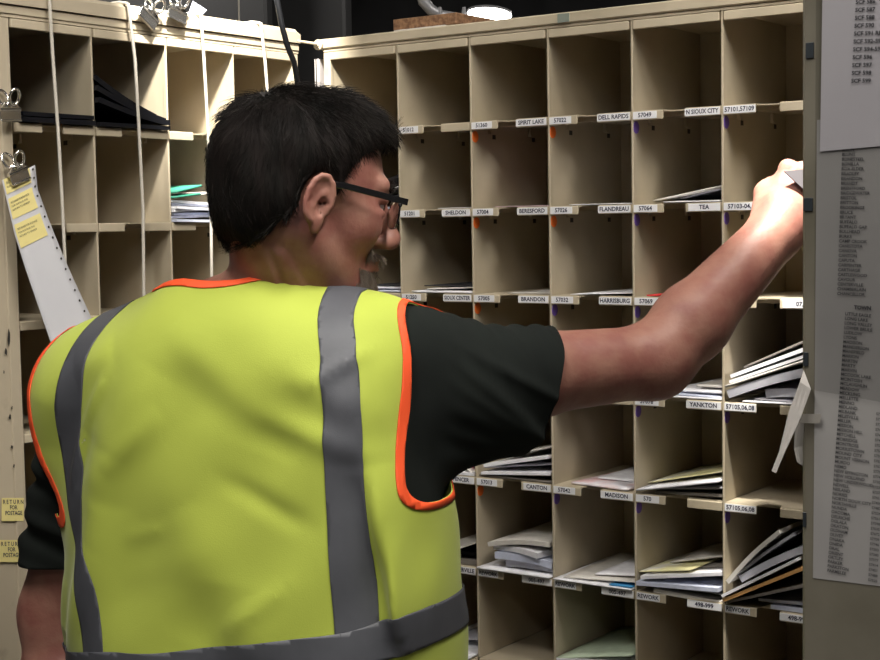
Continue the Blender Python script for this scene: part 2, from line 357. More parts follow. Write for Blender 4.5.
place(0,2,[(.03,.136,0,.2,.001,P_LB,'pale blue envelope seen between glasses and case',dict(th=.004)),(.03,.136,.01,.2,.008,P_BK,'black envelope leaning behind the glasses',dict(th=.003,tilt=.14)),(.03,.134,.015,.2,.016,P_W,'white envelope leaning behind the glasses',dict(th=.002,tilt=.22)),(.03,.13,.02,.2,.026,P_BK,'topmost black booklet leaning behind the glasses',dict(th=.004,tilt=.30))])
# row 4
place(4,4,[(.04,.139,-.002,.2,.0015,P_W,'white envelope lowest in the YANKTON pigeonhole',dict(th=.002)),(.05,.139,.005,.2,.005,P_LB,'pale blue envelope in the YANKTON pigeonhole',dict(th=.002,tilt=-.02)),(.05,.137,.012,.2,.009,P_W,'white envelope topmost in the YANKTON pigeonhole',dict(th=.003)),(.085,.137,.03,.2,.0155,P_W2,'small cream envelope at the back of the YANKTON pigeonhole',dict(th=.003))])
place(3,4,[(.10,.139,0,.2,.001,P_W,'white envelope under the raised elbow',dict(th=.002))])
place(5,4,[(.03,.139,-.004,.2,.001,P_W,'white envelope lowest in the stack beside the hanging torn slip',dict(th=.0022)),(.045,.139,.004,.2,.0045,P_W,'second white envelope from the bottom beside the torn slip',dict(th=.0022)),
 (.062,.139,.0,.2,.0085,P_G,'fat grey padded packet lying flat beside the torn slip',dict(th=.012,bend=.003,cat='packet')),
 (.006,.134,-.006,.2,.005,P_G,'fat rounded grey packet leaning across the stack beside the torn slip',dict(th=.012,tilt=.30,bend=.003,cat='packet')),
 (.004,.130,-.008,.2,.0205,P_W2,'cream envelope leaning just above the rounded grey packet',dict(th=.0035,tilt=.335)),
 (.010,.132,-.006,.2,.027,P_W,'white envelope leaning on the cream one in the tall slanted stack',dict(th=.004,tilt=.35)),
 (.010,.132,-.003,.2,.034,P_W,'bright white envelope second from the top of the slanted stack',dict(th=.005,tilt=.37)),
 (.024,.130,.012,.2,.048,P_D,'dark grey flyer leaning topmost on the slanted stack',dict(th=.002,tilt=.42))])
# row 5
place(1,5,[(.075,.138,-.004,.2,.001,P_W,'white folded letter lowest over the SPENCER label',dict(th=.004)),(.085,.138,.003,.2,.006,P_W2,'fanned white letter over the SPENCER label',dict(th=.002,tilt=-.15,bend=.01)),(.10,.139,.01,.2,.012,P_PK,'bright pink envelope above the SPENCER label',dict(th=.005,tilt=.10,pitch=.08))])
place(2,5,[(.004,.139,.0,.2,.001,P_D,'dark flyer lowest over the CANTON label',dict(th=.003)),(.010,.139,-.004,.2,.005,P_W,'white envelope over the CANTON label, lower of the bright two',dict(th=.004,tilt=.07)),
 (.008,.137,.01,.2,.013,P_G,'grey envelope in the middle of the CANTON pile',dict(th=.003,tilt=.12)),(.012,.137,.0,.2,.016,P_W,'white envelope leaning up in the CANTON pile',dict(th=.005,tilt=.19)),(.03,.137,.012,.2,.030,P_W2,'topmost thin envelope of the CANTON pile',dict(th=.002,tilt=.24))])
place(3,5,[(.035,.139,.004,.18,.0015,paper('paper_white_red',(.72,.70,.74),(.72,.42,.42),18),'white envelope with red print above the MADISON label',dict(th=.003,yaw=-.12)),(.05,.139,.05,.2,.006,P_W,'white letter behind the red printed one above the MADISON label',dict(th=.002))])
place(4,5,[(.030,.139,.004,.2,.001,P_D,'dark magazine lowest in the pigeonhole left of the empty shelf',dict(th=.004,tilt=.04,name='magazine',cat='magazine')),(.012,.138,.002,.2,.006,P_G,'grey envelope in the pigeonhole left of the empty shelf',dict(th=.003,tilt=.09)),
 (.004,.138,-.008,.2,.004,P_W,'large white envelope on the pile left of the empty shelf',dict(th=.003,tilt=.18)),(.004,.137,.03,.2,.010,P_Y,'yellow and white leaflet topmost left of the empty shelf',dict(th=.0015,tilt=.22))])
# row 6
place(1,6,[(.02,.137,.004,.2,.001,P_D,'dark booklet over the CENTERVILLE label',dict(th=.008)),(.05,.137,.02,.2,.012,P_BK,'black booklet lying on the dark one by the vest edge',dict(th=.006)),(.05,.137,-.004,.2,.020,P_W2,'curled white sheet on top of the dark booklets by the vest edge',dict(th=.001,tilt=.2,bend=-.006))])
place(2,6,[(.004,.139,-.012,.19,.001,P_W,'flat white letter sticking out lowest in the padded packet pile',dict(th=.0025)),(.045,.138,.01,.2,.005,P_G,'grey padded packet lowest in its pile',dict(th=.011,bend=.002,cat='packet')),
 (.03,.138,.002,.2,.0175,P_LB,'pale blue padded packet in the middle of the pile',dict(th=.011,tilt=-.04,bend=.003,cat='packet')),(.04,.137,.0,.2,.029,P_W,'white padded packet second from the top',dict(th=.009,tilt=.0,yaw=-.2,bend=.003,cat='packet')),
 (.018,.135,.0,.2,.036,P_W2,'cream envelope tilted topmost on the padded packets',dict(th=.007,tilt=.10,bend=.004))])
place(3,6,[(.004,.139,-.012,.19,.001,P_W,'large white letter hanging over the third REWORK label from the right',dict(th=.002)),(.012,.139,.0,.2,.0035,P_W2,'printed cream sheet lying on the large white letter',dict(th=.0015,tilt=.05,yaw=.05)),
 (.06,.137,.02,.2,.009,P_W,'white sheet topmost near the centre bottom of the case',dict(th=.002,tilt=.09)),(.10,.138,-.008,.1,.004,P_B,'small dark blue slip by the 005-497 label',dict(th=.001,name='paper_slip'))])
place(4,6,[(.03,.138,-.002,.2,.001,P_W2,'cream booklet lowest in the pile beside the orange envelope',dict(th=.006,tilt=-.05,name='booklet',cat='booklet')),(.05,.138,.01,.2,.008,P_G,'grey flyer second from the bottom of the pile beside the orange envelope',dict(th=.003)),
 (.004,.137,-.010,.19,.010,P_LB,'pale bluish envelope in the pile beside the orange envelope',dict(th=.006,tilt=.05)),(.004,.135,-.006,.19,.019,P_W,'thick white envelope in the pile beside the orange envelope',dict(th=.005,tilt=.15,yaw=.08)),
 (.006,.100,.0,.19,.027,P_Y,'yellow edged leaflet on the thick white envelope',dict(th=.0015,tilt=.17,yaw=-.1)),(.05,.137,.03,.2,.032,P_D,'dark sheet at the back of the pile beside the orange envelope',dict(th=.002,tilt=.15)),(.03,.136,.05,.2,.035,P_W2,'printed cream letter topmost beside the orange envelope',dict(th=.0015,tilt=.22))])
place(5,6,[(.07,.138,.0,.2,.001,P_LB,'pale blue envelope lying flat under the orange envelope',dict(th=.006)),(.05,.138,.004,.2,.0085,P_G,'grey envelope lying under the orange envelope',dict(th=.004,tilt=.04)),
 (.006,.136,-.010,.2,.002,P_D,'brown flyer leaning directly under the orange envelope',dict(th=.004,tilt=.32)),(.002,.134,-.014,.2,.004,P_T,'orange manila envelope leaning in the lower right pigeonhole',dict(th=.005,tilt=.47)),
 (.001,.131,-.016,.2,.011,P_W,'white envelope leaning on the orange manila envelope',dict(th=.004,tilt=.53)),(.022,.132,-.002,.2,.032,P_G,'rounded grey packet leaning above the orange envelope',dict(th=.010,tilt=.52,bend=.003,cat='packet')),
 (.018,.128,.0,.2,.040,P_G,'dark grey envelope leaning above the rounded packet',dict(th=.004,tilt=.68,bend=.003)),(.004,.118,-.006,.2,.028,P_W2,'cream edged magazine standing steepest in the lower right pigeonhole',dict(th=.006,tilt=.80,bend=.005,name='magazine',cat='magazine'))])
# row 7
place(3,7,[(.01,.138,.0,.2,.001,P_B,'blue envelope lowest in the pile with pale green sheets',dict(th=.010)),(.004,.138,-.006,.2,.013,P_D,'dark letter on the blue envelope',dict(th=.006,tilt=.05)),(.006,.138,-.008,.2,.018,P_W,'white letter under the pale green sheet',dict(th=.006,tilt=.11)),(.004,.137,-.006,.2,.022,P_LG,'pale green printed sheet topmost of its pile',dict(th=.002,tilt=.18))])
place(1,7,[(.03,.137,-.03,.2,.001,P_W,'bright white letter low beside the vest edge',dict(th=.003)),(.05,.137,.03,.2,.005,P_G,'grey sheet curling over the bright letter beside the vest edge',dict(th=.0015,tilt=.18))])
# left case
def ll(c,k,x0,x1,y0,y1,zz,m_,label,**kw):
    kw.setdefault('name','envelope'); return letter(kw.pop('name'),frL,wL,c,k,zL,x0,x1,y0,y1,zz,m_=m_,label=label,**kw)
FOLD=mat('black_folder',(.006,.0065,.009),.35,spec=.3)
ll(0,1,.012,.150,-.012,.2,.001,FOLD,'lower black folder lying flat on the upper left shelf',th=.007,name='folder',cat='folder')
ll(0,1,.018,.150,-.008,.2,.010,FOLD,'upper black folder lying flat on the upper left shelf',th=.006,tilt=.0,name='folder',cat='folder')
ll(1,1,-.0+.004,.15,-.012,.2,.001,FOLD,'flat black folder beneath the slanting black folders',th=.006,name='folder',cat='folder')
for i,(a,t0) in enumerate(((.004,.030),(.004,.048),(.004,.064))):
    ll(1,1,a,.150+.012-.012*i,-.014+.004*i,.2,t0+.006,FOLD,['lowest','middle','uppermost'][i]+' of the black folders slanting down from the divider',th=.008,tilt=-(.19+.11*i),name='folder',cat='folder',bend=-.004)
for i in range(7):
    ll(2,2,.004+.002*(i%3),.150-.004*(i%2),-.012+.005*((i*3)%4),.2,.001+.0052*i,[P_LB,P_W,P_LB,P_W,P_W,P_LB,P_W][i],['lowest','second lowest','third lowest','middle','third from top','second from top','topmost'][i]+' white or bluish envelope of the pile behind the head, left case',th=.004,tilt=[-.02,.02,.0,.03,-.04,-.03,-.05][i])
ll(2,2,.002,.06,-.012,.2,.038,P_GR,'lower green envelope on the pile behind the head',th=.0035,tilt=.10); ll(2,2,.002,.064,-.012,.2,.046,P_GR,'upper green envelope on the pile behind the head',th=.0035,tilt=.18)
ll(2,2,.05,.12,-.005,.2,.042,P_W2,'pale leaflet beside the green envelopes',th=.002,tilt=.10,name='leaflet',cat='leaflet')

# ------------------------------------------------------------------ cords, clips, paper form
def cord(pxs,off,label,rad=.0026,lidtop=True):
    P0=OL-nL*off; pts=[on_plane(x,y,P0,nL) for x,y in pxs]
    top=pts[0].copy()
    zlid=ztL+.045
    pts=[OL*0+p for p in pts]
    pts[0][2]=zlid-.004
    back=[pts[0]+nL*.16+Z*.0, pts[0]+nL*.02+Z*.0032,]
    back[0][2]=zlid; back[1][2]=zlid
    fine=[]
    allp=back+pts
    for a,b in zip(allp[:-1],allp[1:]):
        for t in np.linspace(0,1,10,endpoint=False): fine.append(a*(1-t)+b*t)
    fine.append(allp[-1])
    mb=MB(); mb.tube(fine,rad,8); o=mb.build('cord',ROPE,None,smooth=True,base=fine[0]); tag(o,label,'cord','white cords hanging over the left case')
cord([(49,-6),(53,60),(58,130),(62,200),(65,262),(66,330)],.016,'white cord hanging over the leftmost column of the left case')
cord([(128,6),(135,60),(139,130),(143,210),(144,320)],.016,'white cord just left of the two chrome clips on the lid')
cord([(201,20),(204,60),(208,130),(211,210),(212,320)],.016,'white cord hanging immediately behind the back of the head')
cord([(261,28),(265,60),(268,100),(269,180)],.016,'white cord hanging behind the crown, nearest the cable')
m=MB(); m.tube([at(276,-30,2.3),at(277,0,2.3),at(281,22,2.3),at(287,45,2.3),at(294,62,2.31),at(298,85,2.33),at(298,140,2.36),at(296,250,2.4)],.0045,10)
tag(m.build('power_cable',CABLE,None,smooth=True,base=at(276,-30,2.3)),'thick black power cable hanging down behind the head','cable')
m=MB(); m.tube([at(239,-60,3.3)*[1,1,0]+[0,0,5.2],at(239,14,3.3),at(240,80,3.3)],.002,6); tag(m.build('wire',ROPE,None,base=at(239,14,3.3)),'thin pale wire hanging in the dark above the left case','wire')

def bulldog(O,X,Y,N,label,w=.034):
    """O at clip jaw centre, X along jaw, Y towards the rings, N out"""
    root=empty('bulldog_clip',O,label,'clip','chrome bulldog clips')
    fr=(np.array(O),X,Y,N)
    m=MB(); m.box((-w/2,-.003,.003),(w/2,.014,.005),fr,ch=.0006); m.box((-w/2,-.004,.001),(w/2,-.001,.007),fr,ch=.0008)
    m.prism([(-w/2,.013),(w/2,.013),(w*.28,.022),(-w*.28,.022)],.004,.006,fr)
    m.tube([fr[0]+X*(-w/2)+Y*.013+N*.003,fr[0]+X*(w/2)+Y*.013+N*.003],.0035,10); m.build('jaw',CHROME,root,smooth=False)
    for sg in (1,-1):
        m=MB(); c=np.array([0,.030,.008 if sg>0 else -.002])
        th=np.linspace(0,2*math.pi,22)
        pts=[fr[0]+X*(.0085*math.cos(t)+.003*sg)+Y*(c[1]+.011*math.sin(t))+N*(c[2]+sg*.004*(1+math.sin(t))) for t in th]
        m.tube(pts,.0022,7,cap=False)
        m.prism([(-.009,.016),(.009,.016),(.006,.024),(-.006,.024)],.006 if sg>0 else -.001,.0075 if sg>0 else .001,fr)
        m.build('ring_handle',CHROME,root,smooth=True)
PN=OL-nL*.014
def rot2(a): return uL*math.cos(a)+Z*math.sin(a), -uL*math.sin(a)+Z*math.cos(a)
for (px,py,a,lab,ww) in ((145,21,-.60,'chrome bulldog clip on the lid, left one of the two together',.040),(175,19,-.22,'chrome bulldog clip on the lid, nearer the bright end',.040)):
    X,Y=rot2(a); bulldog(on_plane(px,py,PN,nL),X,Y,-nL,lab,ww)
for (px,py,a,lab,ww) in ((9,119,.06,'chrome bulldog clip on the left post above the paper form',.036),(19,180,.36,'chrome bulldog clip gripping the yellow and white paper form',.034)):
    X,Y=rot2(a); bulldog(on_plane(px,py,OL-nL*.018,nL),X,Y,-nL,lab,ww)
m=MB(); q=[on_plane(x,y,OL-nL*.002,nL)+0 for x,y in ((188,15),(193,1),(207,10),(200,17))]
m.add([*q,*[p+nL*.0006 for p in q]],[(0,1,2,3),(7,6,5,4),(0,4,5,1),(1,5,6,2),(2,6,7,3),(3,7,4,0)]); 
tag(m.build('paper_slip',P_LB,None,base=q[0]),'small pale blue slip standing on the lid next to the clips','paper')
# continuous form: left edge, right edge in picture, lifted off the case front
Lp=[(2,180),(8,205),(15,235),(26,270),(38,305),(50,340),(58,365)]; Rp=[(35,165),(38,190),(49,220),(61,250),(74,280),(88,310),(100,338)]
n_=25; G=[]
for i in range(n_):
    t=i/(n_-1)*(len(Lp)-1); k=min(int(t),len(Lp)-2); f_=t-k
    a=np.array(Lp[k])*(1-f_)+np.array(Lp[k+1])*f_; b=np.array(Rp[k])*(1-f_)+np.array(Rp[k+1])*f_
    off=.016+.05*(i/(n_-1))**1.2
    G.append([on_plane(*(a*(1-s)+b*s),OL-nL*off,nL) for s in np.linspace(0,1,7)])
G=np.array(G); form=MB().grid(G,th=.0006).build('paper_form',FORM,None,smooth=True,base=G[0,0]); tag(form,'long white continuous form with sprocket holes and yellow labels hanging from a clip','paper')
def gp(s,t,o=-.0009):
    i=t*(n_-1); k=min(int(i),n_-2); f_=i-k; j=s*6; kk=min(int(j),5); g=j-kk
    p=(G[k,kk]*(1-g)+G[k,kk+1]*g)*(1-f_)+(G[k+1,kk]*(1-g)+G[k+1,kk+1]*g)*f_
    N=np.cross(G[k+1,kk]-G[k,kk],G[k,kk+1]-G[k,kk]); N/=np.linalg.norm(N); 
    if np.dot(N,CAM-p)<0: N=-N
    return p+N*abs(o)
hol=MB()
for i in range(17):
    t=.02+i*.0575; c=gp(.91,t,.0012); ex=gp(.97,t,.0012)-c; ex/=np.linalg.norm(ex); ey=gp(.91,t+.01,.0012)-c; ey/=np.linalg.norm(ey)
    hol.add([c+.0018*(math.cos(a)*ex+math.sin(a)*ey) for a in np.linspace(0,2*math.pi,10,endpoint=False)],[tuple(range(10))])
hol.build('sprocket_holes',DARKM,form)
def form_label(t0,t1,lines):
    mb=MB(); mb.grid([[gp(s,t,.0010) for s in np.linspace(.03,.82,6)] for t in np.linspace(t0,t1,5)])
    c=gp(.08,t0+.02*1.0,.0016); ex=gp(.7,t0+.02,.0016)-c; wd=np.linalg.norm(ex); ex/=wd; ey=c-gp(.08,t1,.0016); ey/=np.linalg.norm(ey)
    for i,(tx,sz) in enumerate(lines):
        add_text(mb,tx,sz,(c-ey*(.004+.0052*i),ex,ey,None),w=wd*.95)
    mb.build('yellow_label',[LABY,INKB],form)
form_label(.0,.10,[('RETURN',.0055),('FOR POSTAGE',.004)])
form_label(.13,.25,[('RETURNED FOR POSTAGE',.004),('FOR POSTAGE DUE',.0035),('RETURN TO SENDER',.0035)])
form_label(.28,.40,[('RETURNED FOR POSTAGE',.004),('FOR POSTAGE DUE',.0035),('RETURN TO SENDER',.0035)])
# stickers on the left post
for i,(c1,c2,py0,py1) in enumerate(((2,24,498,521),(0,22,540,562))):
    P0=OL-nL*.0036
    cs=[on_plane(x,y,P0,nL) for x,y in ((c1,py0),(c2,py0),(c2-.3,py1),(c1-.3,py1))]
    mb=MB(); mb.add([*cs,*[p+nL*.0004 for p in cs]],[(3,2,1,0),(4,5,6,7),(0,1,5,4),(1,2,6,5),(2,3,7,6),(3,0,4,7)])
    ex=cs[1]-cs[0]; wd=np.linalg.norm(ex); ex/=wd
    add_text(mb,'R E T U R N\nFOR\nPOSTAGE',.0085,(cs[0]+ex*wd*.5-Z*.0085-nL*.0003,ex,Z,None),align='CENTER',w=wd*.92,spacing=.95,bold=.02)
    o=mb.build('return_sticker',[LABY,INK],None,base=cs[0]); tag(o,['upper','lower'][i]+' yellow RETURN FOR POSTAGE sticker on the left case post','sticker')
# board and lamp on top of the labelled case
zt=ztR+.0215
m=MB(); A=on_plane(395,30,OR+nR*.02,nR)-OR; ua=np.dot(A,uR); B=on_plane(458,25,OR+nR*.02,nR)-OR; ub=np.dot(B,uR)
m.box((ua,.015,zt+.004),(ub,.19,zt+.022),frR,ch=.001); o=m.build('particle_board',PARTICLE,None,base=OR+uR*ua+Z*zt); tag(o,'brown particle board offcut lying on top of the labelled case','board')
m=MB(); m.box((ua+.004,.012,zt),(ub-.02,.19,zt+.004),frR); o=m.build('cardboard_sheet',P_W2,None,base=OR+uR*ua+Z*zt); tag(o,'pale card sheet under the particle board','card')
YL=2.66
lb=at(445,60,YL); root=empty('task_lamp',np.array([lb[0],lb[1],zt]),'grey bent arm lamp with bright oval lens above the labelled case','lamp')
m=MB(); pts=[at(418,-22,YL),at(424,2,YL),at(431,10,YL),at(441,15,YL),at(470,20,YL),at(488,22,YL)]
m.tube(pts,[.011,.011,.010,.009,.009,.008],10); m.build('arm',LAMPGREY,root,smooth=True)
m=MB(); 
for px in (440,464): m.tube([at(px,16,YL-.005),at(px,7,YL-.005)],[.006,.003],8)
m.build('bolt',LAMPGREY,root)
pA,pB=at(467,13,YL-.01),at(512,16,YL-.01); X=(pB-pA); Ln=np.linalg.norm(X); X/=Ln; Nn=np.array([-.35,-.80,-.45]); Nn-=X*np.dot(Nn,X); Nn/=np.linalg.norm(Nn); Yv=np.cross(Nn,X)
cc=(pA+pB)/2
m=MB(); th=np.linspace(0,2*math.pi,28,endpoint=False)
ring=lambda r,o_:[cc+X*(Ln/2*r*math.cos(t))+Yv*(.013*r*math.sin(t))+Nn*o_ for t in th]
P=ring(1,.0)+ring(1,-.012)+ring(.7,-.02); m.add(P,[tuple(range(56,84))[::-1]]+[(i,(i+1)%28,28+(i+1)%28,28+i) for i in range(28)]+[(28+i,28+(i+1)%28,56+(i+1)%28,56+i) for i in range(28)])
hd=m.build('lamp_head',LAMPGREY,root,smooth=True); m=MB(); m.add(ring(.97,.001)+ring(.97,-.003),[tuple(range(28)),tuple(range(28,56))[::-1]]+[(i,28+i,28+(i+1)%28,(i+1)%28) for i in range(28)]); m.build('lens',LAMP,hd)

# ------------------------------------------------------------------ foreground panel with lists
PP=at(801.5,330,1.25); 
def onp(px,py,o=0.): return on_plane(px,py,PP-nR*o,nR)
frP=(PP-Z*PP[2],uR,nR,Z); topz=1.6+.62
root=empty('steel_cabinet',np.array([*(PP+uR*.25+nR*.15)[:2],0]),'grey steel cabinet end in the right foreground with taped town lists','cabinet')
MB().box((0,.0,.0),(.55,.30,topz),frP,ch=.003).build('body',PANELM,root)
for i,(py0,py1,pa,pb) in enumerate(((43,58,806,814),(198,211,803.5,813),(352,366,803.5,808.5),(512,527,803,806.5))):
    a=onp(pa,py0); b=onp(pb,py1); 
    MB().box((np.dot(a-PP,uR),-.0012,a[2]),(np.dot(b-PP,uR),0,b[2]),frP,ch=.0003).build('slot',mat('dark_green_slot',(.025,.03,.035),.4),root)
def sheet(cs,mt,off,label,texts,name='printed_sheet'):
    P4=[onp(x,y,off) for x,y in cs]; Gs=np.array([[P4[0]*(1-s)*(1-t)+P4[1]*s*(1-t)+P4[3]*(1-s)*t+P4[2]*s*t for s in np.linspace(0,1,6)] for t in np.linspace(0,1,10)])
    mb=MB(); mb.grid(Gs,th=.0004)
    # grid normal must face the camera for the text
    for (tx,pos,pos2,size,sp,bold) in texts:
        a=onp(*pos,off+.0008); b=onp(*pos2,off+.0008); Yv=(a-b)/np.linalg.norm(a-b); Xv=np.cross(Yv,-nR); Xv/=np.linalg.norm(Xv)
        if np.dot(Xv,uR)<0: Xv=-Xv
        n_l=tx.count('\n')
        V,F=text_geo(tx,size,'LEFT',sp,bold); V=V.copy()
        if n_l: V[:,1]*= np.linalg.norm(a-b)/(abs(V[:,1].min())+1e-9)
        mb.add([a+v[0]*Xv+v[1]*Yv for v in V],F,1)
    o=mb.build(name,[mt,INKB],None,base=P4[0]); tag(o,label,'paper'); return o
T1='BISON\nBLUNT\nBONESTEEL\nBONILLA\nBOX ELDER\nBRADLEY\nBRANDON\nBRANDT\nBRENTFORD\nBRIDGEWATER\nBRISTOL\nBRITTON\nBROOKINGS\nBRUCE\nBRYANT\nBUFFALO\nBUFFALO GAP\nBULLHEAD\nBURKE\nCAMP CROOK\nCANISTOTA\nCANOVA\nCANTON\nCAPUTA\nCARPENTER\nCARTHAGE\nCASTLEWOOD\nCAVOUR\nCENTERVILLE\nCHAMBERLAIN\nCHANCELLOR'
T2='LITTLE EAGLE\nLONG LAKE\nLONG VALLEY\nLOWER BRULE\nLUDLOW\nLYONS\nMADISON\nMANDERSON\nMANSFIELD\nMARION\nMARTIN\nMARTY\nMARVIN\nMCCOOK LAKE\nMCINTOSH\nMCLAUGHLIN\nMEADOW\nMECKLING\nMELLETTE\nMENNO\nMIDLAND\nMILBANK\nMILESVILLE\nMILLER\nMISSION\nMISSION HILL\nMITCHELL\nMOBRIDGE\nMONTROSE\nMORRISTOWN\nMOUND CITY\nMOUNT VERNON\nMURDO\nNEMO\nNEW EFFINGTON\nNEW HOLLAND\nNEW UNDERWOOD\nNEWELL\nNISLAND\nNORRIS\nNORTH SIOUX CITY\nNORTHVILLE\nNUNDA\nOACOMA\nOELRICHS\nOGLALA\nOKATON\nOLDHAM\nOLIVET\nONAKA\nONIDA\nORAL\nORIENT\nORTLEY\nPARKER\nPARKSTON\nPARMELEE'
T3='\n'.join('57%03d'%(301+((i*37)%480)) for i in range(33))
T0='SCF 586\nSCF 587\nSCF 588\nSCF 590\nSCF 591 RELIANCE\nSCF 592-593\nSCF 594-595\nSCF 596\nSCF 597\nSCF 598\nSCF 599'
sheet([(817,120),(960,104),(960,596),(813,578)],SHEETG,.0005,'grey town list from BLUNT to PARMELEE taped under plastic on the cabinet',
 [(T1,(842,151),(837,295),.0036,1.12,.02),('TOWN',(854,309),(853.5,320),.0044,1,.05),(T2,(845,315),(827,571.5),.0036,1.07,.02),(T3,(876,415),(868,581),.0031,1.4,.02)])
sheet([(823,-40),(960,-50),(960,139),(820,151.5)],SHEETW,.0016,'white list of SCF numbers taped over the top of the town list',[(T0,(855.5,4),(851,83),.0048,1.37,.03)])
sheet([(829,-60),(830,-60),(830,-61),(829,-61)],SHEETW,.001,'x',[]) if False else None
# clear film over the lower list
P4=[onp(x,y,.0026) for x,y in ((816,-30),(980,-40),(980,420),(814,390))]
mb=MB(); Gs=np.array([[P4[0]*(1-s)*(1-t)+P4[1]*s*(1-t)+P4[3]*(1-s)*t+P4[2]*s*t for s in np.linspace(0,1,14)] for t in np.linspace(0,1,24)]); mb.grid(Gs)
o=mb.build('plastic_sleeve',FILM,None,smooth=True,base=P4[0]); tag(o,'clear plastic sleeve over the lists on the cabinet','sleeve')
# torn slip and tape at the cabinet's edge
def free_quad(name,pts3,mt,label,cat,th=.0008):
    n2=len(pts3)//2; Gq=np.array([[pts3[2*i]*(1-s)+pts3[2*i+1]*s for s in np.linspace(0,1,4)] for i in range(n2)])
    o=MB().grid(Gq,th=th).build(name,mt,None,base=Gq[0,0]); tag(o,label,cat); return o
q=lambda x,y,o: onp(x,y,o)
free_quad('torn_slip',[q(803.5,370,.004),q(804,371,.004),q(800,382,.010),q(811,389,.006),q(789,411,.014),q(801,417,.012),q(779,452,.018),q(784,454,.018),q(771.5,471,.02),q(776,473,.02)],paper('slip_paper',(.50,.47,.44)),'torn pointed paper slip hanging off the edge of the cabinet','paper')
free_quad('paper_strip',[q(795,424,.001),q(804,422,.001),q(794,448,-.002),q(803,446,-.004),q(797,462,-.002),q(803,466,-.004)],paper('strip_paper',(.42,.40,.37)),'small curled paper strip behind the torn slip','paper')
free_quad('masking_tape',[q(801,414,.0035),q(821,414,.0035),q(800,423,.0035),q(820,423.5,.0035)],paper('tape',(.30,.28,.25)),'short strip of masking tape across the cabinet edge','tape',.0003)

# ------------------------------------------------------------------ implicit surfaces (numpy)
def smin(a,b,k): h=np.clip(.5+.5*(b-a)/k,0,1); return b*(1-h)+a*h-k*h*(1-h)
def smax(a,b,k): return -smin(-a,-b,k)
def cap(p,a,b,ra,rb):
    a=np.asarray(a,float); b=np.asarray(b,float); d=b-a; h=np.clip(((p-a)@d)/(d@d),0,1)
    return np.linalg.norm(p-a-h[:,None]*d,axis=1)-(ra+(rb-ra)*h)
def ell(p,c,r):
    r=np.asarray(r,float); q=p-np.asarray(c,float); k0=np.linalg.norm(q/r,axis=1); k1=np.linalg.norm(q/(r*r),axis=1)
    return np.where(k1>1e-9,k0*(k0-1)/(k1+1e-12),-r.min())
def sphere(p,c,r): return np.linalg.norm(p-np.asarray(c,float),axis=1)-r
def polymesh(f,lo,hi,h,nb=8):
    """surface nets of f<0 on sparse blocks"""
    lo=np.array(lo,float); n=np.ceil((np.array(hi)-lo)/(h*nb)).astype(int)
    I=np.stack(np.meshgrid(*[np.arange(k) for k in n],indexing='ij'),-1).reshape(-1,3)
    cen=lo+(I+.5)*nb*h; keep=np.abs(f(cen))<nb*h*1.25; I=I[keep]
    loc=np.stack(np.meshgrid(*[np.arange(-1,nb+1)]*3,indexing='ij'),-1).reshape(-1,3); m=nb+2
    Vs=[];Ids=[];Qs=[]; big=np.array([100000,100000,100000])
    st=np.array([1<<40,1<<20,1],dtype=np.int64)
    for ch in range(0,len(I),300):
        Ic=I[ch:ch+300]; gi=Ic[:,None,:]*nb+loc[None]; B=len(Ic)
        D=f((lo+gi.reshape(-1,3)*h)).reshape(B,m,m,m); G=gi.reshape(B,m,m,m,3)
        In=D<0
        cnt=np.zeros((B,m-1,m-1,m-1)); pos=np.zeros((B,m-1,m-1,m-1,3))
        for ax in range(3):
            o=[a for a in range(3) if a!=ax]
            for a in (0,1):
                for b in (0,1):
                    s0=[slice(None)]*4; s1=[slice(None)]*4
                    s0[ax+1]=slice(0,m-1); s1[ax+1]=slice(1,m)
                    for oo,w_ in zip(o,(a,b)): s0[oo+1]=s1[oo+1]=slice(w_,m-1+w_)
                    d0=D[tuple(s0)]; d1=D[tuple(s1)]; cr=(d0<0)!=(d1<0); t=np.where(cr,d0/(np.where(cr,d0-d1,1)),0)
                    off=np.zeros(cr.shape+(3,)); off[...,ax]=t; off[...,o[0]]=a; off[...,o[1]]=b
                    pos+=off*cr[...,None]; cnt+=cr
        act=cnt>0; cell=G[:,:m-1,:m-1,:m-1]
        P=lo+(cell[act]+pos[act]/cnt[act][:,None])*h; ids=(cell[act]+2)@st
        Vs.append(P); Ids.append(ids)
        own=slice(1,m-1)
        for ax in range(3):
            o=[(ax+1)%3,(ax+2)%3]
            s0=[slice(None)]+[own]*3; s1=list(s0); s1[ax+1]=slice(2,m)
            a=In[tuple(s0)]; b=In[tuple(s1)]; cr=a!=b
            g=G[tuple(s0)][cr]; fl=a[cr]
            e0=np.zeros(3,int); e0[o[0]]=1; e1=np.zeros(3,int); e1[o[1]]=1
            c=[g-e0-e1,g-e1,g,g-e0]
            qd=np.stack([(k+2)@st for k in c],1); qd=np.where(fl[:,None],qd,qd[:,::-1]); Qs.append(qd)
    V=np.concatenate(Vs); ids=np.concatenate(Ids); Q=np.concatenate(Qs)
    u,ix=np.unique(ids,return_index=True); V=V[ix]; j=np.searchsorted(u,Q); j=np.clip(j,0,len(u)-1); ok=(u[j]==Q).all(1); F=j[ok]
    used=np.unique(F); mp=-np.ones(len(V),int); mp[used]=np.arange(len(used)); V=V[used]; F=mp[F]
    for _ in range(2):
        g=grad(f,V); d=f(V); gl=(g*g).sum(1); V=V-g*np.clip(d/np.maximum(gl,.1),-h*.6,h*.6)[:,None]
    return V,F
def grad(f,V,e=.0008):
    g=np.zeros_like(V)
    for a in range(3):
        d=np.zeros(3); d[a]=e; g[:,a]=(f(V+d)-f(V-d))/(2*e)
    return g
def tris(F): return np.concatenate([F[:,[0,1,2]],F[:,[0,2,3]]]) if F.shape[1]==4 else F
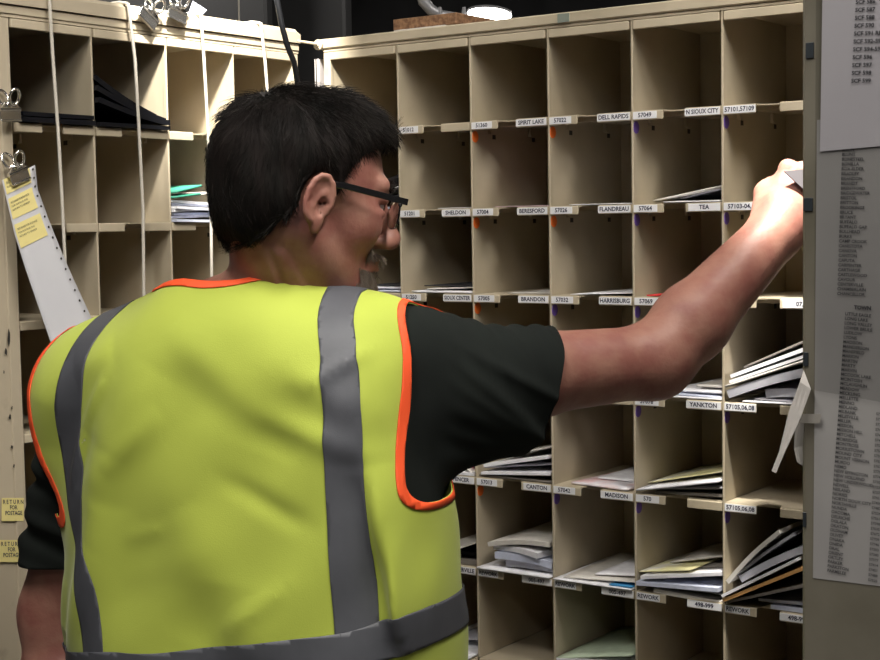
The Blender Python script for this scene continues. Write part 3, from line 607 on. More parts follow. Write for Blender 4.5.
def clip(V,F,g):
    """keep g(V)>0, exact edges"""
    s=g(V); s=np.where(np.abs(s)<1e-7,1e-7,s); pos=s>0; n=pos[F].sum(1)
    out=[F[n==3]]; nv=[]; cnt=len(V); key={}
    newV=[V]
    for k in (1,2):
        T=F[n==k]
        if not len(T): continue
        pp=pos[T]; odd=pp if k==1 else ~pp; i=np.argmax(odd,1); r=np.arange(len(T))
        a=T[r,i]; b=T[r,(i+1)%3]; c=T[r,(i+2)%3]
        def mid(p,q):
            lo=np.minimum(p,q); hi_=np.maximum(p,q); t=s[lo]/(s[lo]-s[hi_]); return lo,hi_,V[lo]+(V[hi_]-V[lo])*t[:,None]
        ab=mid(a,b); ac=mid(a,c)
        ia=cnt+np.arange(len(T)); ic=ia+len(T); newV+= [ab[2],ac[2]]; cnt+=2*len(T)
        if k==1: out.append(np.stack([a,ia,ic],1))
        else: out+= [np.stack([ia,b,c],1),np.stack([ia,c,ic],1)]
    V2=np.concatenate(newV); F2=np.concatenate(out)
    kq=np.round(V2*2e5).astype(np.int64); _,ix,inv=np.unique(kq,axis=0,return_index=True,return_inverse=True); inv=inv.reshape(-1)
    V3=V2[ix]; F3=inv[F2]; F3=F3[(F3[:,0]!=F3[:,1])&(F3[:,1]!=F3[:,2])&(F3[:,0]!=F3[:,2])]
    used=np.unique(F3); mp=-np.ones(len(V3),int); mp[used]=np.arange(len(used)); return V3[used],mp[F3]
def mesh_obj(name,V,F,mt,parent,solid=0,world=None):
    if world is not None: V=world(V)
    base=BASE.get(parent.name,np.zeros(3)); me=bpy.data.meshes.new(name); me.from_pydata((V-base).tolist(),[],F.tolist()); me.materials.append(mt)
    me.polygons.foreach_set('use_smooth',[True]*len(F)); me.update(); o=bpy.data.objects.new(name,me); C.objects.link(o); o.parent=parent; BASE[o.name]=base
    if solid:
        md=o.modifiers.new('thickness','SOLIDIFY'); md.thickness=solid; md.offset=-1
    return o
def interp(z,tab):
    tab=sorted(tab); xs=np.array([t[0] for t in tab]); ys=np.array([t[1] for t in tab])
    y=np.interp(z,xs,ys); d=.012
    return (y+np.interp(z-d,xs,ys)+np.interp(z+d,xs,ys)+np.interp(z-2*d,xs,ys)+np.interp(z+2*d,xs,ys))/5

# ------------------------------------------------------------------ the man.  local frame: x his right, y his front, z up
PSI=math.radians(22); PC=np.array([-.232,1.75,0.]); RX=np.array([math.cos(PSI),-math.sin(PSI),0]); FY=np.array([math.sin(PSI),math.cos(PSI),0])
def L2W(V): return PC+V[:,:1]*RX+V[:,1:2]*FY+V[:,2:3]*Z
def W2L(p): p=np.asarray(p,float)-PC; return np.array([p@RX,p@FY,p[2]])
man=empty('person',(PC[0],PC[1],0),'man in a yellow-green safety vest seen from behind, reaching right into the case','person')
J=lambda px,py,Y: W2L(at(px,py,Y))
shR=J(420,386,1.72); elR=J(655,361,1.835); wrR=J(779,229,1.93)
shL=np.array([-.200,.0,1.39]); elL=J(57,612,1.85); wrL=J(70,860,1.80)
# torso profiles
A_=[(.6,.20),(.85,.215),(.95,.222),(1.1,.218),(1.2,.221),(1.3,.222),(1.38,.222),(1.45,.215),(1.5,.205),(1.6,.20)]
B_=[(.6,.135),(.85,.14),(.95,.145),(1.1,.145),(1.2,.138),(1.3,.132),(1.4,.125),(1.5,.112),(1.6,.10)]
CX=[(.6,.02),(1.0,.018),(1.2,.016),(1.3,.009),(1.4,-.006),(1.6,-.006)]
TOP=[(-.40,1.34),(-.30,1.40),(-.25,1.447),(-.165,1.490),(-.10,1.512),(-.05,1.545),(0,1.557),(.07,1.541),(.14,1.519),(.18,1.516),(.225,1.520),(.27,1.510),(.34,1.46)]
def torso(p,off=0.,flare=0.):
    x,y,z=p[:,0],p[:,1],p[:,2]
    a=interp(z,A_)+off+flare*np.clip(1.35-z,0,1); b=interp(z,B_)+off+flare*.6*np.clip(1.3-z,0,1); cx=interp(z,CX)
    u=np.abs(x-cx)/a; v=np.abs(y)/b
    k=(u**2.35+v**2.35+1e-9)**(1/2.35); d1=(k-1)*b*1.02
    d2=(z-interp(x,TOP)-off+ .35*np.clip(np.abs(y)-.02,0,1)+.9*np.clip(y,0,1))*.93
    return smax(d1,d2,.075)-.006
def skin_sdf(p):
    d=torso(p,-.012)
    d=smin(d,cap(p,[.04,.03,1.46],[.05,.037,1.58],.05,.047),.03)
    for s_,e_,w_ in ((shR,elR,wrR),(shL,elL,wrL)):
        mdu=s_*.55+e_*.45; mdf=e_*.72+w_*.28
        ds=smin(cap(p,s_,mdu,.053,.051),cap(p,mdu,e_,.050,.0435),.02)
        df=smin(cap(p,e_,mdf,.043,.046),cap(p,mdf,w_,.046,.034),.02)
        arm=smin(ds,df,.025); d=smin(d,arm,.045)
    return d
# head frame
AL,BE=math.radians(22),math.radians(11)
HF=np.array([math.cos(AL)*math.cos(BE),math.sin(AL)*math.cos(BE),-math.sin(BE)])
HS=np.array([math.sin(AL),-math.cos(AL),0.]); HU=np.cross(HS,HF); 
HC=at(294,204,1.70)
def toH(W): q=W-HC; return np.stack([q@HF,q@HS,q@HU],1)
def H2W(V): return HC+V[:,:1]*HF+V[:,1:2]*HS+V[:,2:3]*HU
def hp(f,s,u): return HC+f*HF+s*HS+u*HU
def head_sdf(q):
    a=q.copy(); a[:,1]=np.abs(a[:,1])
    d=ell(q,(-.010,0,.044),(.087,.073,.078))
    d=smin(d,ell(q,(.040,0,.026),(.058,.060,.080)),.03)
    d=smin(d,ell(q,(.043,0,-.040),(.052,.047,.050)),.03)
    d=smin(d,cap(a,[-.004,.050,-.030],[.074,.016,-.084],.017,.016),.028)
    d=smin(d,ell(q,(.086,0,-.078),(.022,.025,.020)),.018)
    d=smin(d,ell(a,(.068,.040,-.012),(.024,.018,.022)),.025)
    d=smin(d,cap(a,[.097,.010,.034],[.086,.042,.036],.009,.009),.014)
    d=smax(d,-ell(a,(.109,.034,.014),(.018,.018,.012)),.012)
    d=smin(d,ell(a,(.086,.033,.021),(.014,.016,.0085)),.004); d=smin(d,ell(a,(.085,.033,.005),(.013,.016,.0065)),.004)
    d=smin(d,cap(q,[.097,0,.022],[.120,0,-.017],.0085,.0105),.014)
    d=smin(d,sphere(q,[.121,0,-.020],.0115),.008)
    d=smin(d,ell(a,(.109,.0125,-.026),(.013,.0075,.008)),.008)
    d=smax(d,-ell(a,(.110,.009,-.036),(.006,.0045,.006)),.003)
    d=smin(d,ell(q,(.098,0,-.046),(.015,.024,.0055)),.008); d=smin(d,ell(q,(.097,0,-.057),(.015,.021,.006)),.008)
    d=smax(d,-cap(q,[.113,-.02,-.0515],[.113,.02,-.0515],.0035,.0035),.003)
    # ears
    e=a.copy(); e-=np.array([.006,.0750,-.001]); e/=.95; th=.16; c_,s_=math.cos(th),math.sin(th)
    ex=e[:,0]*c_-e[:,2]*s_*-1*-1; ez=e[:,0]*s_+e[:,2]*c_; ex=e[:,0]*c_-e[:,2]*s_*1.0
    E_=np.stack([ex,e[:,1]-.24*(-ex)-.002,ez],1)
    ear=ell(E_,(-.002,0,.004),(.0155,.0055,.029)); ear=smin(ear,ell(E_,(.004,-.001,-.023),(.0075,.0048,.012)),.006)
    w=np.linspace(-.35*math.pi,1.0*math.pi,9)
    pts=[np.array([-.002+ -.0160*math.sin(t+.0)*1.0 if False else -.003-.0165*math.sin(t),.0035,.006+.0275*math.cos(t)]) for t in np.linspace(-.55*math.pi,.92*math.pi,10)]
    hel=None
    for A1,A2 in zip(pts[:-1],pts[1:]):
        c1=cap(E_,A1,A2,.0038,.0038); hel=c1 if hel is None else np.minimum(hel,c1)
    ear=smin(ear,hel,.004)
    ear=smax(ear,-ell(E_,(.003,.006,-.002),(.0080,.0085,.0115)),.003)
    ear=smax(ear,-cap(E_,[-.0115,.0065,.000],[-.003,.0065,.0215],.0042,.0040),.003)
    ear=smin(ear,ell(E_,(.0115,.001,-.004),(.004,.004,.007)),.003)
    d=smin(d,ear,.006)
    return d
# hand
hw=at(779,228,1.93); hk=at(821,156,1.965); HD=(hk-hw); HLn=np.linalg.norm(HD); HD/=HLn
view=hw-CAM; view/=np.linalg.norm(view)
HN=-view; HN-=HD*np.dot(HN,HD); HN=HN/np.linalg.norm(HN)                       # back of hand faces the camera
TH=np.cross(HD,HN); TH/=np.linalg.norm(TH)
if np.dot(TH,RT)>0: TH=-TH                                                     # thumb side is to the left
HN=HN*math.cos(.3)+TH*math.sin(.3); HN/=np.linalg.norm(HN); TH=TH-HN*np.dot(TH,HN); TH/=np.linalg.norm(TH)
hh=lambda a,b,c: W2L(hw+HD*a+TH*b+HN*c)
fing=[]
for j,(b,l,r) in enumerate(((.030,.072,.0095),(.010,.080,.0098),(-.011,.074,.0092),(-.030,.058,.0082))):
    k0=hh(.088-.004*abs(j-1),b,0); curl=.35+.12*j; d1=(math.cos(curl),-math.sin(curl)); c2=curl+.75; d2=(math.cos(c2),-math.sin(c2)); c3=c2+.5; d3=(math.cos(c3),-math.sin(c3))
    a0=(.088-.004*abs(j-1),b,0.); l1,l2,l3=l*.5,l*.30,l*.24
    a1=(a0[0]+d1[0]*l1,b*1.08,d1[1]*l1); a2=(a1[0]+d2[0]*l2,b*1.08,a1[2]+d2[1]*l2); a3=(a2[0]+d3[0]*l3,b*1.05,a2[2]+d3[1]*l3)
    fing.append(([hh(.02,b*.55,-.002)]+[hh(*a) for a in (a0,a1,a2,a3)],r))
thumb=[hh(.012,.026,-.006),hh(.045,.044,-.012),hh(.078,.050,-.020),hh(.104,.045,-.030)]
def hand_sdf(p):
    d=cap(p,hh(-.01,.0,0),hh(.02,.002,0),.033,.031)
    a=cap(p,hh(0,.012,0),hh(.02,.014,0),.024,.020); d=smin(d,a,.015)
    palm=None
    for P,r in fing:
        c1=cap(p,P[0],P[1],r*1.7,r*1.25); palm=c1 if palm is None else smin(palm,c1,.012)
    d=smin(d,palm,.02)
    d=smin(d,cap(p,hh(.02,.018,-.012),hh(.055,.034,-.012),.020,.015),.015)
    for P,r in fing:
        f_=cap(p,P[1],P[2],r*1.12,r); f_=smin(f_,cap(p,P[2],P[3],r*1.02,r*.92),.004); f_=smin(f_,cap(p,P[3],P[4],r*.92,r*.78),.004)
        d=smin(d,f_,.005)
        d=smin(d,sphere(p,P[1]+ (hh(0,0,.004)-hh(0,0,0)),r*1.05),.006)
    t=cap(p,thumb[0],thumb[1],.019,.0145); t=smin(t,cap(p,thumb[1],thumb[2],.0135,.0118),.006); t=smin(t,cap(p,thumb[2],thumb[3],.0118,.0092),.004)
    return smin(d,t,.008)
hLd=wrL-elL; hLd/=np.linalg.norm(hLd)
def lhand(p):
    o=wrL; X=np.array([0,1.,0]); d=smin(cap(p,o,o+hLd*.05,.027,.026),ell(p,o+hLd*.06,(.022,.042,.05)),.02)
    for j in range(4):
        y=-.030+.02*j; a=o+hLd*.095+X*y; b=a+hLd*.035+np.array([.008,0,0]); c=b+hLd*.03+np.array([.016,0,0])
        f_=smin(cap(p,a-hLd*.03,b,.0095,.009),cap(p,b,c,.009,.0078),.004); d=smin(d,f_,.004)
    t=smin(cap(p,o+hLd*.02+X*.03,o+hLd*.06+X*.055,.015,.012),cap(p,o+hLd*.06+X*.055,o+hLd*.095+X*.058,.0115,.009),.004)
    return smin(d,t,.006)
neckA=W2L(hp(-.022,0,-.03)); neckB=np.array([.042,.022,1.47])
jawn=W2L(hp(.015,.0,-.05))
def body_sdf(p):
    d=skin_sdf(p)
    W=L2W(p); q=toH(W)
    near=np.linalg.norm(q-np.array([.01,0,.01]),axis=1)
    hd=near-.16; m=near<.19
    if m.any(): hd=hd.copy(); hd[m]=head_sdf(q[m])
    nk=cap(p,neckB,neckA,.054,.050); nk=smin(nk,cap(p,neckB+np.array([.02,.03,0]),jawn,.055,.044),.03)
    # neck creases (ridges running from behind the ear to the collar)
    for k,(f0,u0,f1,u1) in enumerate(((-.030,-.055,.022,-.115),(-.018,-.060,.040,-.118),(-.045,-.050,.0,-.115))):
        a=np.array([f0,u0]); b=np.array([f1,u1]); pq=q[:,[0,2]]; h_=np.clip(((pq-a)@(b-a))/((b-a)@(b-a)),0,1); dd=np.linalg.norm(pq-a-h_[:,None]*(b-a),axis=1)
        nk=nk-.0030*np.exp(-(dd/.0045)**2)*(q[:,1]>0)
    d=smin(d,nk,.03); d=smin(d,hd,.022)
    for hs,fn in ((hw,hand_sdf),(None,lhand)):
        c=W2L(hs+HD*.08) if hs is not None else wrL+hLd*.06
        r=np.linalg.norm(p-c,axis=1); m=r<.17; h_=r-.14
        if m.any(): h_=h_.copy(); h_[m]=fn(p[m])
        d=smin(d,h_,.012)
    # legs
    for sx in (-1,1):
        d=smin(d,smin(cap(p,[.03+sx*.09,0,.92],[.03+sx*.10,.01,.50],.082,.055),cap(p,[.03+sx*.10,.01,.50],[.03+sx*.10,-.01,.07],.055,.036),.03),.04)
    return d
V,F=polymesh(body_sdf,(-.40,-.25,-.02),(.70,.45,1.85),.0034)
print('body',len(V))
mesh_obj('body',V,F,SKIN,man,world=L2W)

# --- clothing
def seg2(x,z,a,b,w,amp):
    a=np.array(a);b=np.array(b); P=np.stack([x,z],1); h=np.clip(((P-a)@(b-a))/((b-a)@(b-a)),0,1); d=np.linalg.norm(P-a-h[:,None]*(b-a),axis=1)
    return amp*np.exp(-(d/w)**2)*np.sin(np.pi*np.clip(h,.02,.98))**.5
def shoulders(p,off):
    R_=cap(p,shR,shR*.45+elR*.55,.066+off,.063+off)
    L_=cap(p,[-.195,-.012,1.400],[-.205,-.012,1.345],.074+off,.060+off)
    R_=smin(R_,cap(p,J(392,352,1.70),J(440,362,1.73),.052+off,.050+off),.02)
    return R_,L_
VF=[((-.16,1.307),(-.138,1.376),.006,.0035),((-.138,1.376),(-.103,1.437),.006,.0028),((-.150,1.300),(-.120,1.376),.010,-.0025),((-.070,1.258),(-.020,1.273),.005,.0009),((.20,1.47),(.145,1.43),.008,.0022),((.05,1.33),(.15,1.28),.010,-.0022),((-.02,1.40),(-.10,1.33),.012,.0022),((.13,1.22),(.05,1.16),.009,.0022),((.232,1.27),(.238,1.13),.006,.004),((-.02,1.50),(.10,1.38),.02,.003),((-.10,1.36),(-.19,1.10),.022,.007),((-.125,1.30),(-.20,1.12),.014,-.006),((-.03,1.45),(-.14,1.25),.03,.004),((.02,1.43),(.14,1.35),.02,-.003),
    ((-.16,1.44),(-.10,1.47),.02,.003),((.10,1.36),(.02,1.14),.030,-.004),((.0,1.30),(.10,1.12),.03,.004),((-.08,1.21),(.03,1.25),.014,.0008),((.21,1.35),(.24,1.15),.012,.006),((.19,1.34),(.22,1.13),.012,-.005),
    ((.12,1.45),(.20,1.40),.016,.003),((.09,1.40),(.20,1.36),.012,.0025),((-.13,1.06),(-.10,1.3),.03,.004),((.04,1.0),(.06,1.22),.03,-.004),((-.20,1.20),(-.24,1.05),.012,.005)]
def vest_sdf(p,off=.012):
    d=torso(p,off,flare=.02)
    R_,L_=shoulders(p,.004+off*.3); d=smin(smin(d,R_,.03),L_,.05)
    x,y,z=p[:,0],p[:,1],p[:,2]; s=np.zeros(len(p))
    for a,b,w,am in VF: s+=seg2(x,z,a,b,w*1.2,am*1.5)
    # pinch at the left tape
    s+= .0035*np.sin(26*x+9*z)*np.sin(11*z+2)+.0022*np.sin(47*x-31*z+1.3)*np.sin(17*z)
    return d-s*np.clip(-y/.05,-1,1)*.95-0*x
def edge(pxs,sdf):                                   # boundary polyline: picture -> cloth surface -> (z, x)
    out=[]
    for x,y in pxs:
        r=ray(x,y); ts=np.linspace(1.40,1.95,260); P=np.array([W2L(CAM+r*(t/r[1])) for t in ts]); d=sdf(P); k=np.argmax(d<0) if (d<0).any() else np.argmin(d)
        out.append((P[k][2],P[k][0]))
    return out
XL=edge([(46,343),(32,370),(27,400),(31,440),(45,478),(58,500)],vest_sdf); XR=edge([(404,303),(412,335),(413,370),(408,420),(403,455),(404,475)],vest_sdf)
print('XL',XL,'XR',XR)
XL=[(z,min(x+.007,-.185)) for z,x in XL]; XL=[(XL[-1][0]-.05,XL[-1][1]+.02)]+XL+[(XL[0][0]+.06,XL[0][1]+.02)]
XR=[(z,x) for z,x in XR]; XR=[(XR[-1][0]-.06,XR[-1][1]+.012)]+XR+[(XR[0][0]+.06,XR[0][1]-.01)]
def gR(p): return smax(interp(p[:,2],XR)-p[:,0],1.292-p[:,2]+0*p[:,0],.03)
def gL(p): return smax(p[:,0]-interp(p[:,2],XL),1.262-p[:,2],.03)
NK=(-.004,.036,.106,.122)
def gN(p):
    q=np.sqrt(((p[:,0]-NK[0])/NK[2])**2+((p[:,1]-NK[1])/NK[3])**2); return np.where(p[:,2]>1.25,(q-1)*NK[2],1.)
VV,VFc=polymesh(vest_sdf,(-.42,-.32,.72),(.42,.32,1.68),.0062); VFc=tris(VFc)
for g in (gR,gL,gN,lambda p:p[:,2]-.80): VV,VFc=clip(VV,VFc,g)
# drop loose bits: arm stubs outside the armholes
m_=(VV[:,0]<.30)&(VV[:,0]>-.33); ok=m_[VFc].all(1); VFc=VFc[ok]
vest=mesh_obj('safety_vest',VV,VFc,VEST,man,solid=.0012,world=L2W)
def lift(name,fs,mt,off,par=vest):
    v,f=VV,VFc
    for g in fs: v,f=clip(v,f,g)
    nrm=grad(vest_sdf,v,.004); nrm/=np.linalg.norm(nrm,axis=1,keepdims=True)+1e-9
    return mesh_obj(name,v+nrm*off,f,mt,par,solid=.0008,world=L2W)
ctrL=edge([(102,322),(84,345),(71,385),(69.5,430),(73.5,480),(77.5,529),(81,565),(88,605),(94,650)],vest_sdf)
ctrR=edge([(338,296),(339,330),(341,380),(343,430),(345,480),(350,540),(354,600),(357,650)],vest_sdf)
def ext(c): c=sorted(c); return [(c[0][0]-.3,c[0][1])]+c+[(c[-1][0]+.1,c[-1][1])]
ctrL,ctrR=ext(ctrL),ext(ctrR)
hwL=lambda z: interp(z,[(.8,.0175),(1.10,.0175),(1.20,.0175),(1.238,.008),(1.27,.0165),(1.31,.022),(1.40,.022),(1.6,.018)])
hwR=lambda z: interp(z,[(.8,.0195),(1.3,.0185),(1.45,.0172),(1.6,.0168)])
top_ok=lambda p: gN(p)-.006
arc_w=lambda p: np.where(p[:,1]<0,1.,1.)
lift('reflective_strip',[top_ok,lambda p:p[:,0]-interp(p[:,2],ctrL)+hwL(p[:,2]),lambda p:interp(p[:,2],ctrL)+hwL(p[:,2])-p[:,0]],STRIP,.0012)
lift('reflective_strip',[top_ok,lambda p:p[:,0]-interp(p[:,2],ctrR)+hwR(p[:,2]),lambda p:interp(p[:,2],ctrR)+hwR(p[:,2])-p[:,0]],STRIP,.0012)
hz=[]; hb=[]
for x,y in [(58,647),(103,650),(150,654),(200,648),(240,645),(285,639),(338,634),(371,627),(405,610),(432,603),(456,594)]:
    e=edge([(x,y)],vest_sdf)[0]; hz.append((e[1],e[0]))
print('hz',hz)
hz=sorted(hz); hz=[(hz[0][0]-.2,hz[0][1])]+hz+[(hz[-1][0]+.2,hz[-1][1]+.02)]
def zc(x): return interp(x,hz)
lift('reflective_strip',[lambda p:zc(p[:,0])-p[:,2],lambda p:p[:,2]-zc(p[:,0])+.044],STRIP,.0024)
lift('orange_binding',[lambda p:.0058-gR(p),lambda p:np.where((p[:,0]>.1),p[:,2]-1.20,-1.)],ORNG,.0016)
lift('orange_binding',[lambda p:.0100-gL(p),lambda p:np.where((p[:,0]<-.1),p[:,2]-1.20,-1.)],ORNG,.0016)
lift('orange_binding',[lambda p:.0075-gN(p),lambda p:p[:,2]-1.1],ORNG,.0016)
# t-shirt
armd=(elR-shR)/np.linalg.norm(elR-shR); aL=(elL-shL)/np.linalg.norm(elL-shL)
dn=np.array([0,0,-1.])-armd*np.dot([0,0,-1.],armd); dn/=np.linalg.norm(dn); fwd=np.cross(armd,dn)
slR=J(549,387,1.783); slRd=slR-shR; lR=np.linalg.norm(slRd); slRd/=lR
def shirt_sdf(p,wr=True):
    d=torso(p,-.004)
    # right sleeve: oval tube hanging below the arm
    v=p-shR; s=v@slRd; up=np.array([0,0,1.])-slRd*slRd[2]; up/=np.linalg.norm(up); sd=np.cross(slRd,up); c=np.clip(s/lR,0,1.25)
    h=v@up+ .000*c; w=v@sd; rv=.080-.007*c; rw=.066-.002*c
    k=np.sqrt((h/rv)**2+(w/rw)**2); e=(k-1)*rw*1.05; e=np.maximum(e,s-lR*1.3); e=smax(e,-s-.05,.03)
    d=smin(d,e,.04)
    d=smin(d,cap(p,J(392,352,1.70),J(452,366,1.735),.060,.056),.02)
    ae=shR*.40+elR*.60; d=smin(d,cap(p,shR,ae,.063,.0585),.012)
    Lm=cap(p,shL,elL,.067,.0575); d=smin(d,Lm,.03)
    # cloth hanging from sleeve to flank
    d=smin(d,cap(p,J(428,455,1.72),J(500,425,1.77),.026,.024),.045)
    x,z=p[:,0],p[:,2]; t=s/lR; hh_=h/rv
    w_=np.zeros(len(p)); m=np.clip(t*2,0,1)*np.clip((1.25-t)*4,0,1)
    for ang,ph,wd,am in ((-.55,.10,.16,.0065),(-.75,.42,.12,.0055),(-.45,-.25,.12,.005),(-.95,.75,.13,.006),(-.3,-.62,.14,.004),(-.65,1.05,.11,.005)):
        u_=hh_-ang*(t-.1)*1.6-ph+.35; w_+=am*np.exp(-(u_/wd)**2)
    w_+=.0018*np.sin(38*t+6*hh_)*np.clip(hh_,0,1)
    d=d-(w_-.004)*m
    sL=(p-shL)@aL; tL=sL/np.linalg.norm(elL-shL)
    ml=np.clip(tL*3,0,1)*(x<-.15)
    d=d-ml*(.0035*np.sin(30*tL+ (p[:,1]*28))+.002*np.sin(55*tL-p[:,1]*40))
    return d
V,F=polymesh(shirt_sdf,(-.42,-.26,.88),(.42,.32,1.62),.0048); F=tris(F)
cutn=slRd+np.array([0,0,-.22]); cutn/=np.linalg.norm(cutn)
V,F=clip(V,F,lambda p: .006+np.dot(J(527,378,1.79),cutn)-p@cutn)
cl=J(38,558,1.86); nl=aL+np.array([.30,0,0]); nl/=np.linalg.norm(nl)
V,F=clip(V,F,lambda p: np.where(p[:,0]<-.15,(cl-p)@nl,1.) )
V,F=clip(V,F,lambda p: np.sqrt(((p[:,0]-.0)/.100)**2+((p[:,1]-.02)/.100)**2)*.07-.07+ (p[:,2]<1.3)*1.)
shirt=mesh_obj('t_shirt',V,F,SHIRT,man,solid=.0022,world=L2W)
def trous(p):
    d=torso(p,-.006); d=smax(d,p[:,2]-1.0,.004)
    for sx in (-1,1):
        d=smin(d,smin(cap(p,[.03+sx*.09,0,.90],[.03+sx*.105,.01,.50],.10,.082),cap(p,[.03+sx*.105,.01,.50],[.03+sx*.105,-.005,.10],.082,.075),.03),.05)
    return d+.003*np.sin(30*p[:,2])*np.sin(20*p[:,0])
V,F=polymesh(trous,(-.3,-.26,.0),(.36,.26,1.06),.010); V,F=clip(V,tris(F),lambda p:p[:,2]-.06); mesh_obj('trousers',V,F,NAVY,man,world=L2W)
for sx in (-1,1):
    f=lambda p: smax(smin(ell(p,[.03+sx*.105,.07,.035],(.048,.14,.048)),ell(p,[.03+sx*.105,-.01,.07],(.045,.06,.065)),.03),.001-p[:,2],.004)
    V,F=polymesh(f,(-.2,-.15,-.02),(.3,.3,.2),.008); mesh_obj('shoe',V,F,SHOE,man,world=L2W)

# --- hair
def nz(q,s,ph): return np.sin(q[:,0]*s+ph)*np.sin(q[:,1]*s*1.3+ph*2+.6*np.sin(q[:,2]*s*.7))+.5*np.sin(q[:,2]*s*.9+q[:,1]*s+ph)
def hair_keep(q):
    f,s,u=q[:,0],np.abs(q[:,1]),q[:,2]
    # front limit of the hair as a function of height
    fl=np.interp(u,[-.09,-.06,-.045,-.020,-.012,.03,.05,.065,.08,.10,.115,.20],[-.06,-.055,-.040,-.026,.020,.036,.044,.056,.078,.100,.115,.13])
    low=np.interp(f,[-.12,-.09,-.05,-.028,-.02,.0,.02,.03],[-.050,-.060,-.062,-.040,-.012,.012,.000,.0])
    k1=fl-f; k2=u-low; k=np.minimum(k1,k2)
    ear=np.sqrt(((f-.006)/.020)**2+((u-.001)/.033)**2)-1
    k=np.where(s>.055,np.minimum(k,ear*.02),k)
    return k
def hair_sdf(q):
    d=ell(q,(-.008,0,.043),(.0965,.083,.0885)); d=smin(d,ell(q,(.048,0,.077),(.058,.060,.050)),.03); d=smin(d,ell(q,(-.036,0,-.012),(.056,.064,.056)),.03)
    g=np.arctan2(q[:,1],q[:,2]-.02)
    d=d-.0022*nz(q,38,.4)-.0012*nz(q,90,1.4)
    k=hair_keep(q); return smax(d,-k*.8,.010)
V,F=polymesh(hair_sdf,(-.16,-.12,-.11),(.14,.12,.18),.0030); hv,hf=V,F
HW=H2W(V)
# strands rooted on the shell, combed from the crown
hs=MB(); nrmv=grad(hair_sdf,V,.002); nrmv/=np.linalg.norm(nrmv,axis=1,keepdims=True)
kk=hair_keep(V); dshell=ell(V,(-.009,0,.046),(.092,.077,.080))
hd_=head_sdf(V); cand=np.where((hd_>.0015)&(kk>-.004))[0]; sel=RNG.choice(cand,17000)
crown=np.array([-.060,0,.13])
P0=V[sel]; N0=nrmv[sel]
dr=P0-crown; dr-= (dr*N0).sum(1)[:,None]*N0; dr/=np.linalg.norm(dr,axis=1,keepdims=True)+1e-9
dr+=np.array([.0,0,-.25])+RNG.randn(len(sel),3)*.14+.45*np.stack([np.sin(P0@[70,40,55]),np.sin(P0@[-50,75,35]+1),np.sin(P0@[45,-60,80]+2)],1); fr_=P0[:,0]>.06; dr[fr_]+=np.array([.6,.1,-.1])
dr-= (dr*N0).sum(1)[:,None]*N0; dr/=np.linalg.norm(dr,axis=1,keepdims=True)+1e-9
ln=.010+.012*RNG.rand(len(sel)); topm=P0[:,2]>.09; ln[topm]+=.008; lift_=(.10+.30*RNG.rand(len(sel))**2)*np.where(topm,1.3,.75)
sv=[];sf=[]
K=5
side=np.cross(dr,N0)
for k in range(K):
    t=k/(K-1); c=P0-N0*.002+dr*(ln*t)[:,None]+N0*(ln*lift_*(t-.55*t*t)*1.6)[:,None]+side*(ln*.15*math.sin(2.2*t))[:,None]*RNG.choice([-1,1])
    r=.00042*(1-.75*t)
    for a in range(3): th=2*math.pi*a/3; sv.append(c+r*(math.cos(th)*side+math.sin(th)*N0))
sv=np.array(sv).reshape(K,3,-1,3); nS=sv.shape[2]; SV=sv.transpose(2,0,1,3).reshape(-1,3)
bf=[(k*3+a,k*3+(a+1)%3,(k+1)*3+(a+1)%3,(k+1)*3+a) for k in range(K-1) for a in range(3)]
SF=(np.array(bf)[None]+ (np.arange(nS)*K*3)[:,None,None]).reshape(-1,4)
allV=np.concatenate([V,SV]); allF=np.concatenate([F,SF+len(V)])
ho=mesh_obj('hair',allV,allF,HAIR,man,world=H2W); ho.data.materials.append(HAIR2)
mi=np.zeros(len(allF),int); gs=(RNG.rand(nS)<np.clip(.10+ (P0[:,0]-.0)*8,.06,.55)); mi[len(F):]=np.repeat(gs,len(bf)).astype(int); ho.data.polygons.foreach_set('material_index',mi)
ho['label']='short dark tousled hair greying at the temples'
def strands(name,pts,nrm,dirs,ln,r0,mt,lift=.3):
    out=[];fc=[];K=4
    for i in range(len(pts)):
        sd=np.cross(dirs[i],nrm[i]); o=len(out)
        for k in range(K):
            t=k/(K-1); c=pts[i]+dirs[i]*ln[i]*t+nrm[i]*ln[i]*lift*(t-.5*t*t); r=r0*(1-.7*t)
            for a in range(3): th=2*math.pi*a/3; out.append(c+r*(math.cos(th)*sd+math.sin(th)*nrm[i]))
        fc+=[tuple(o+q for q in f) for f in bf[:9]]
    return mesh_obj(name,np.array(out),np.array(fc),mt,man,world=H2W)
def head_pts(n,test):
    Vh,Fh=HP
    idx=np.where(test(Vh))[0]; s=RNG.choice(idx,n); nn=grad(head_sdf,Vh[s],.002); nn/=np.linalg.norm(nn,axis=1,keepdims=True); return Vh[s]+RNG.randn(n,3)*.0008,nn
HP=polymesh(head_sdf,(-.02,-.09,-.115),(.145,.09,.12),.004)
def bd(P,N,d,j): 
    D=np.tile(np.array(d,float),(len(P),1))+RNG.randn(len(P),3)*j; D-=(D*N).sum(1)[:,None]*N*.8; return D/np.linalg.norm(D,axis=1,keepdims=True)
P,N=head_pts(2600,lambda v:(v[:,0]>.066)&(np.abs(v[:,1])<.036)&(v[:,2]<-.060)&(v[:,2]>-.105)); strands('beard',P,N,bd(P,N,(.2,0,-1),.25),.010+.010*RNG.rand(len(P)),.0004,BEARD,.5)
P,N=head_pts(700,lambda v:(v[:,0]>.082)&(np.abs(v[:,1])<.030)&(v[:,2]<-.036)&(v[:,2]>-.046)); strands('moustache',P,N,bd(P,N,(.15,0,-1),.25),.006+.006*RNG.rand(len(P)),.0004,BEARD,.5)
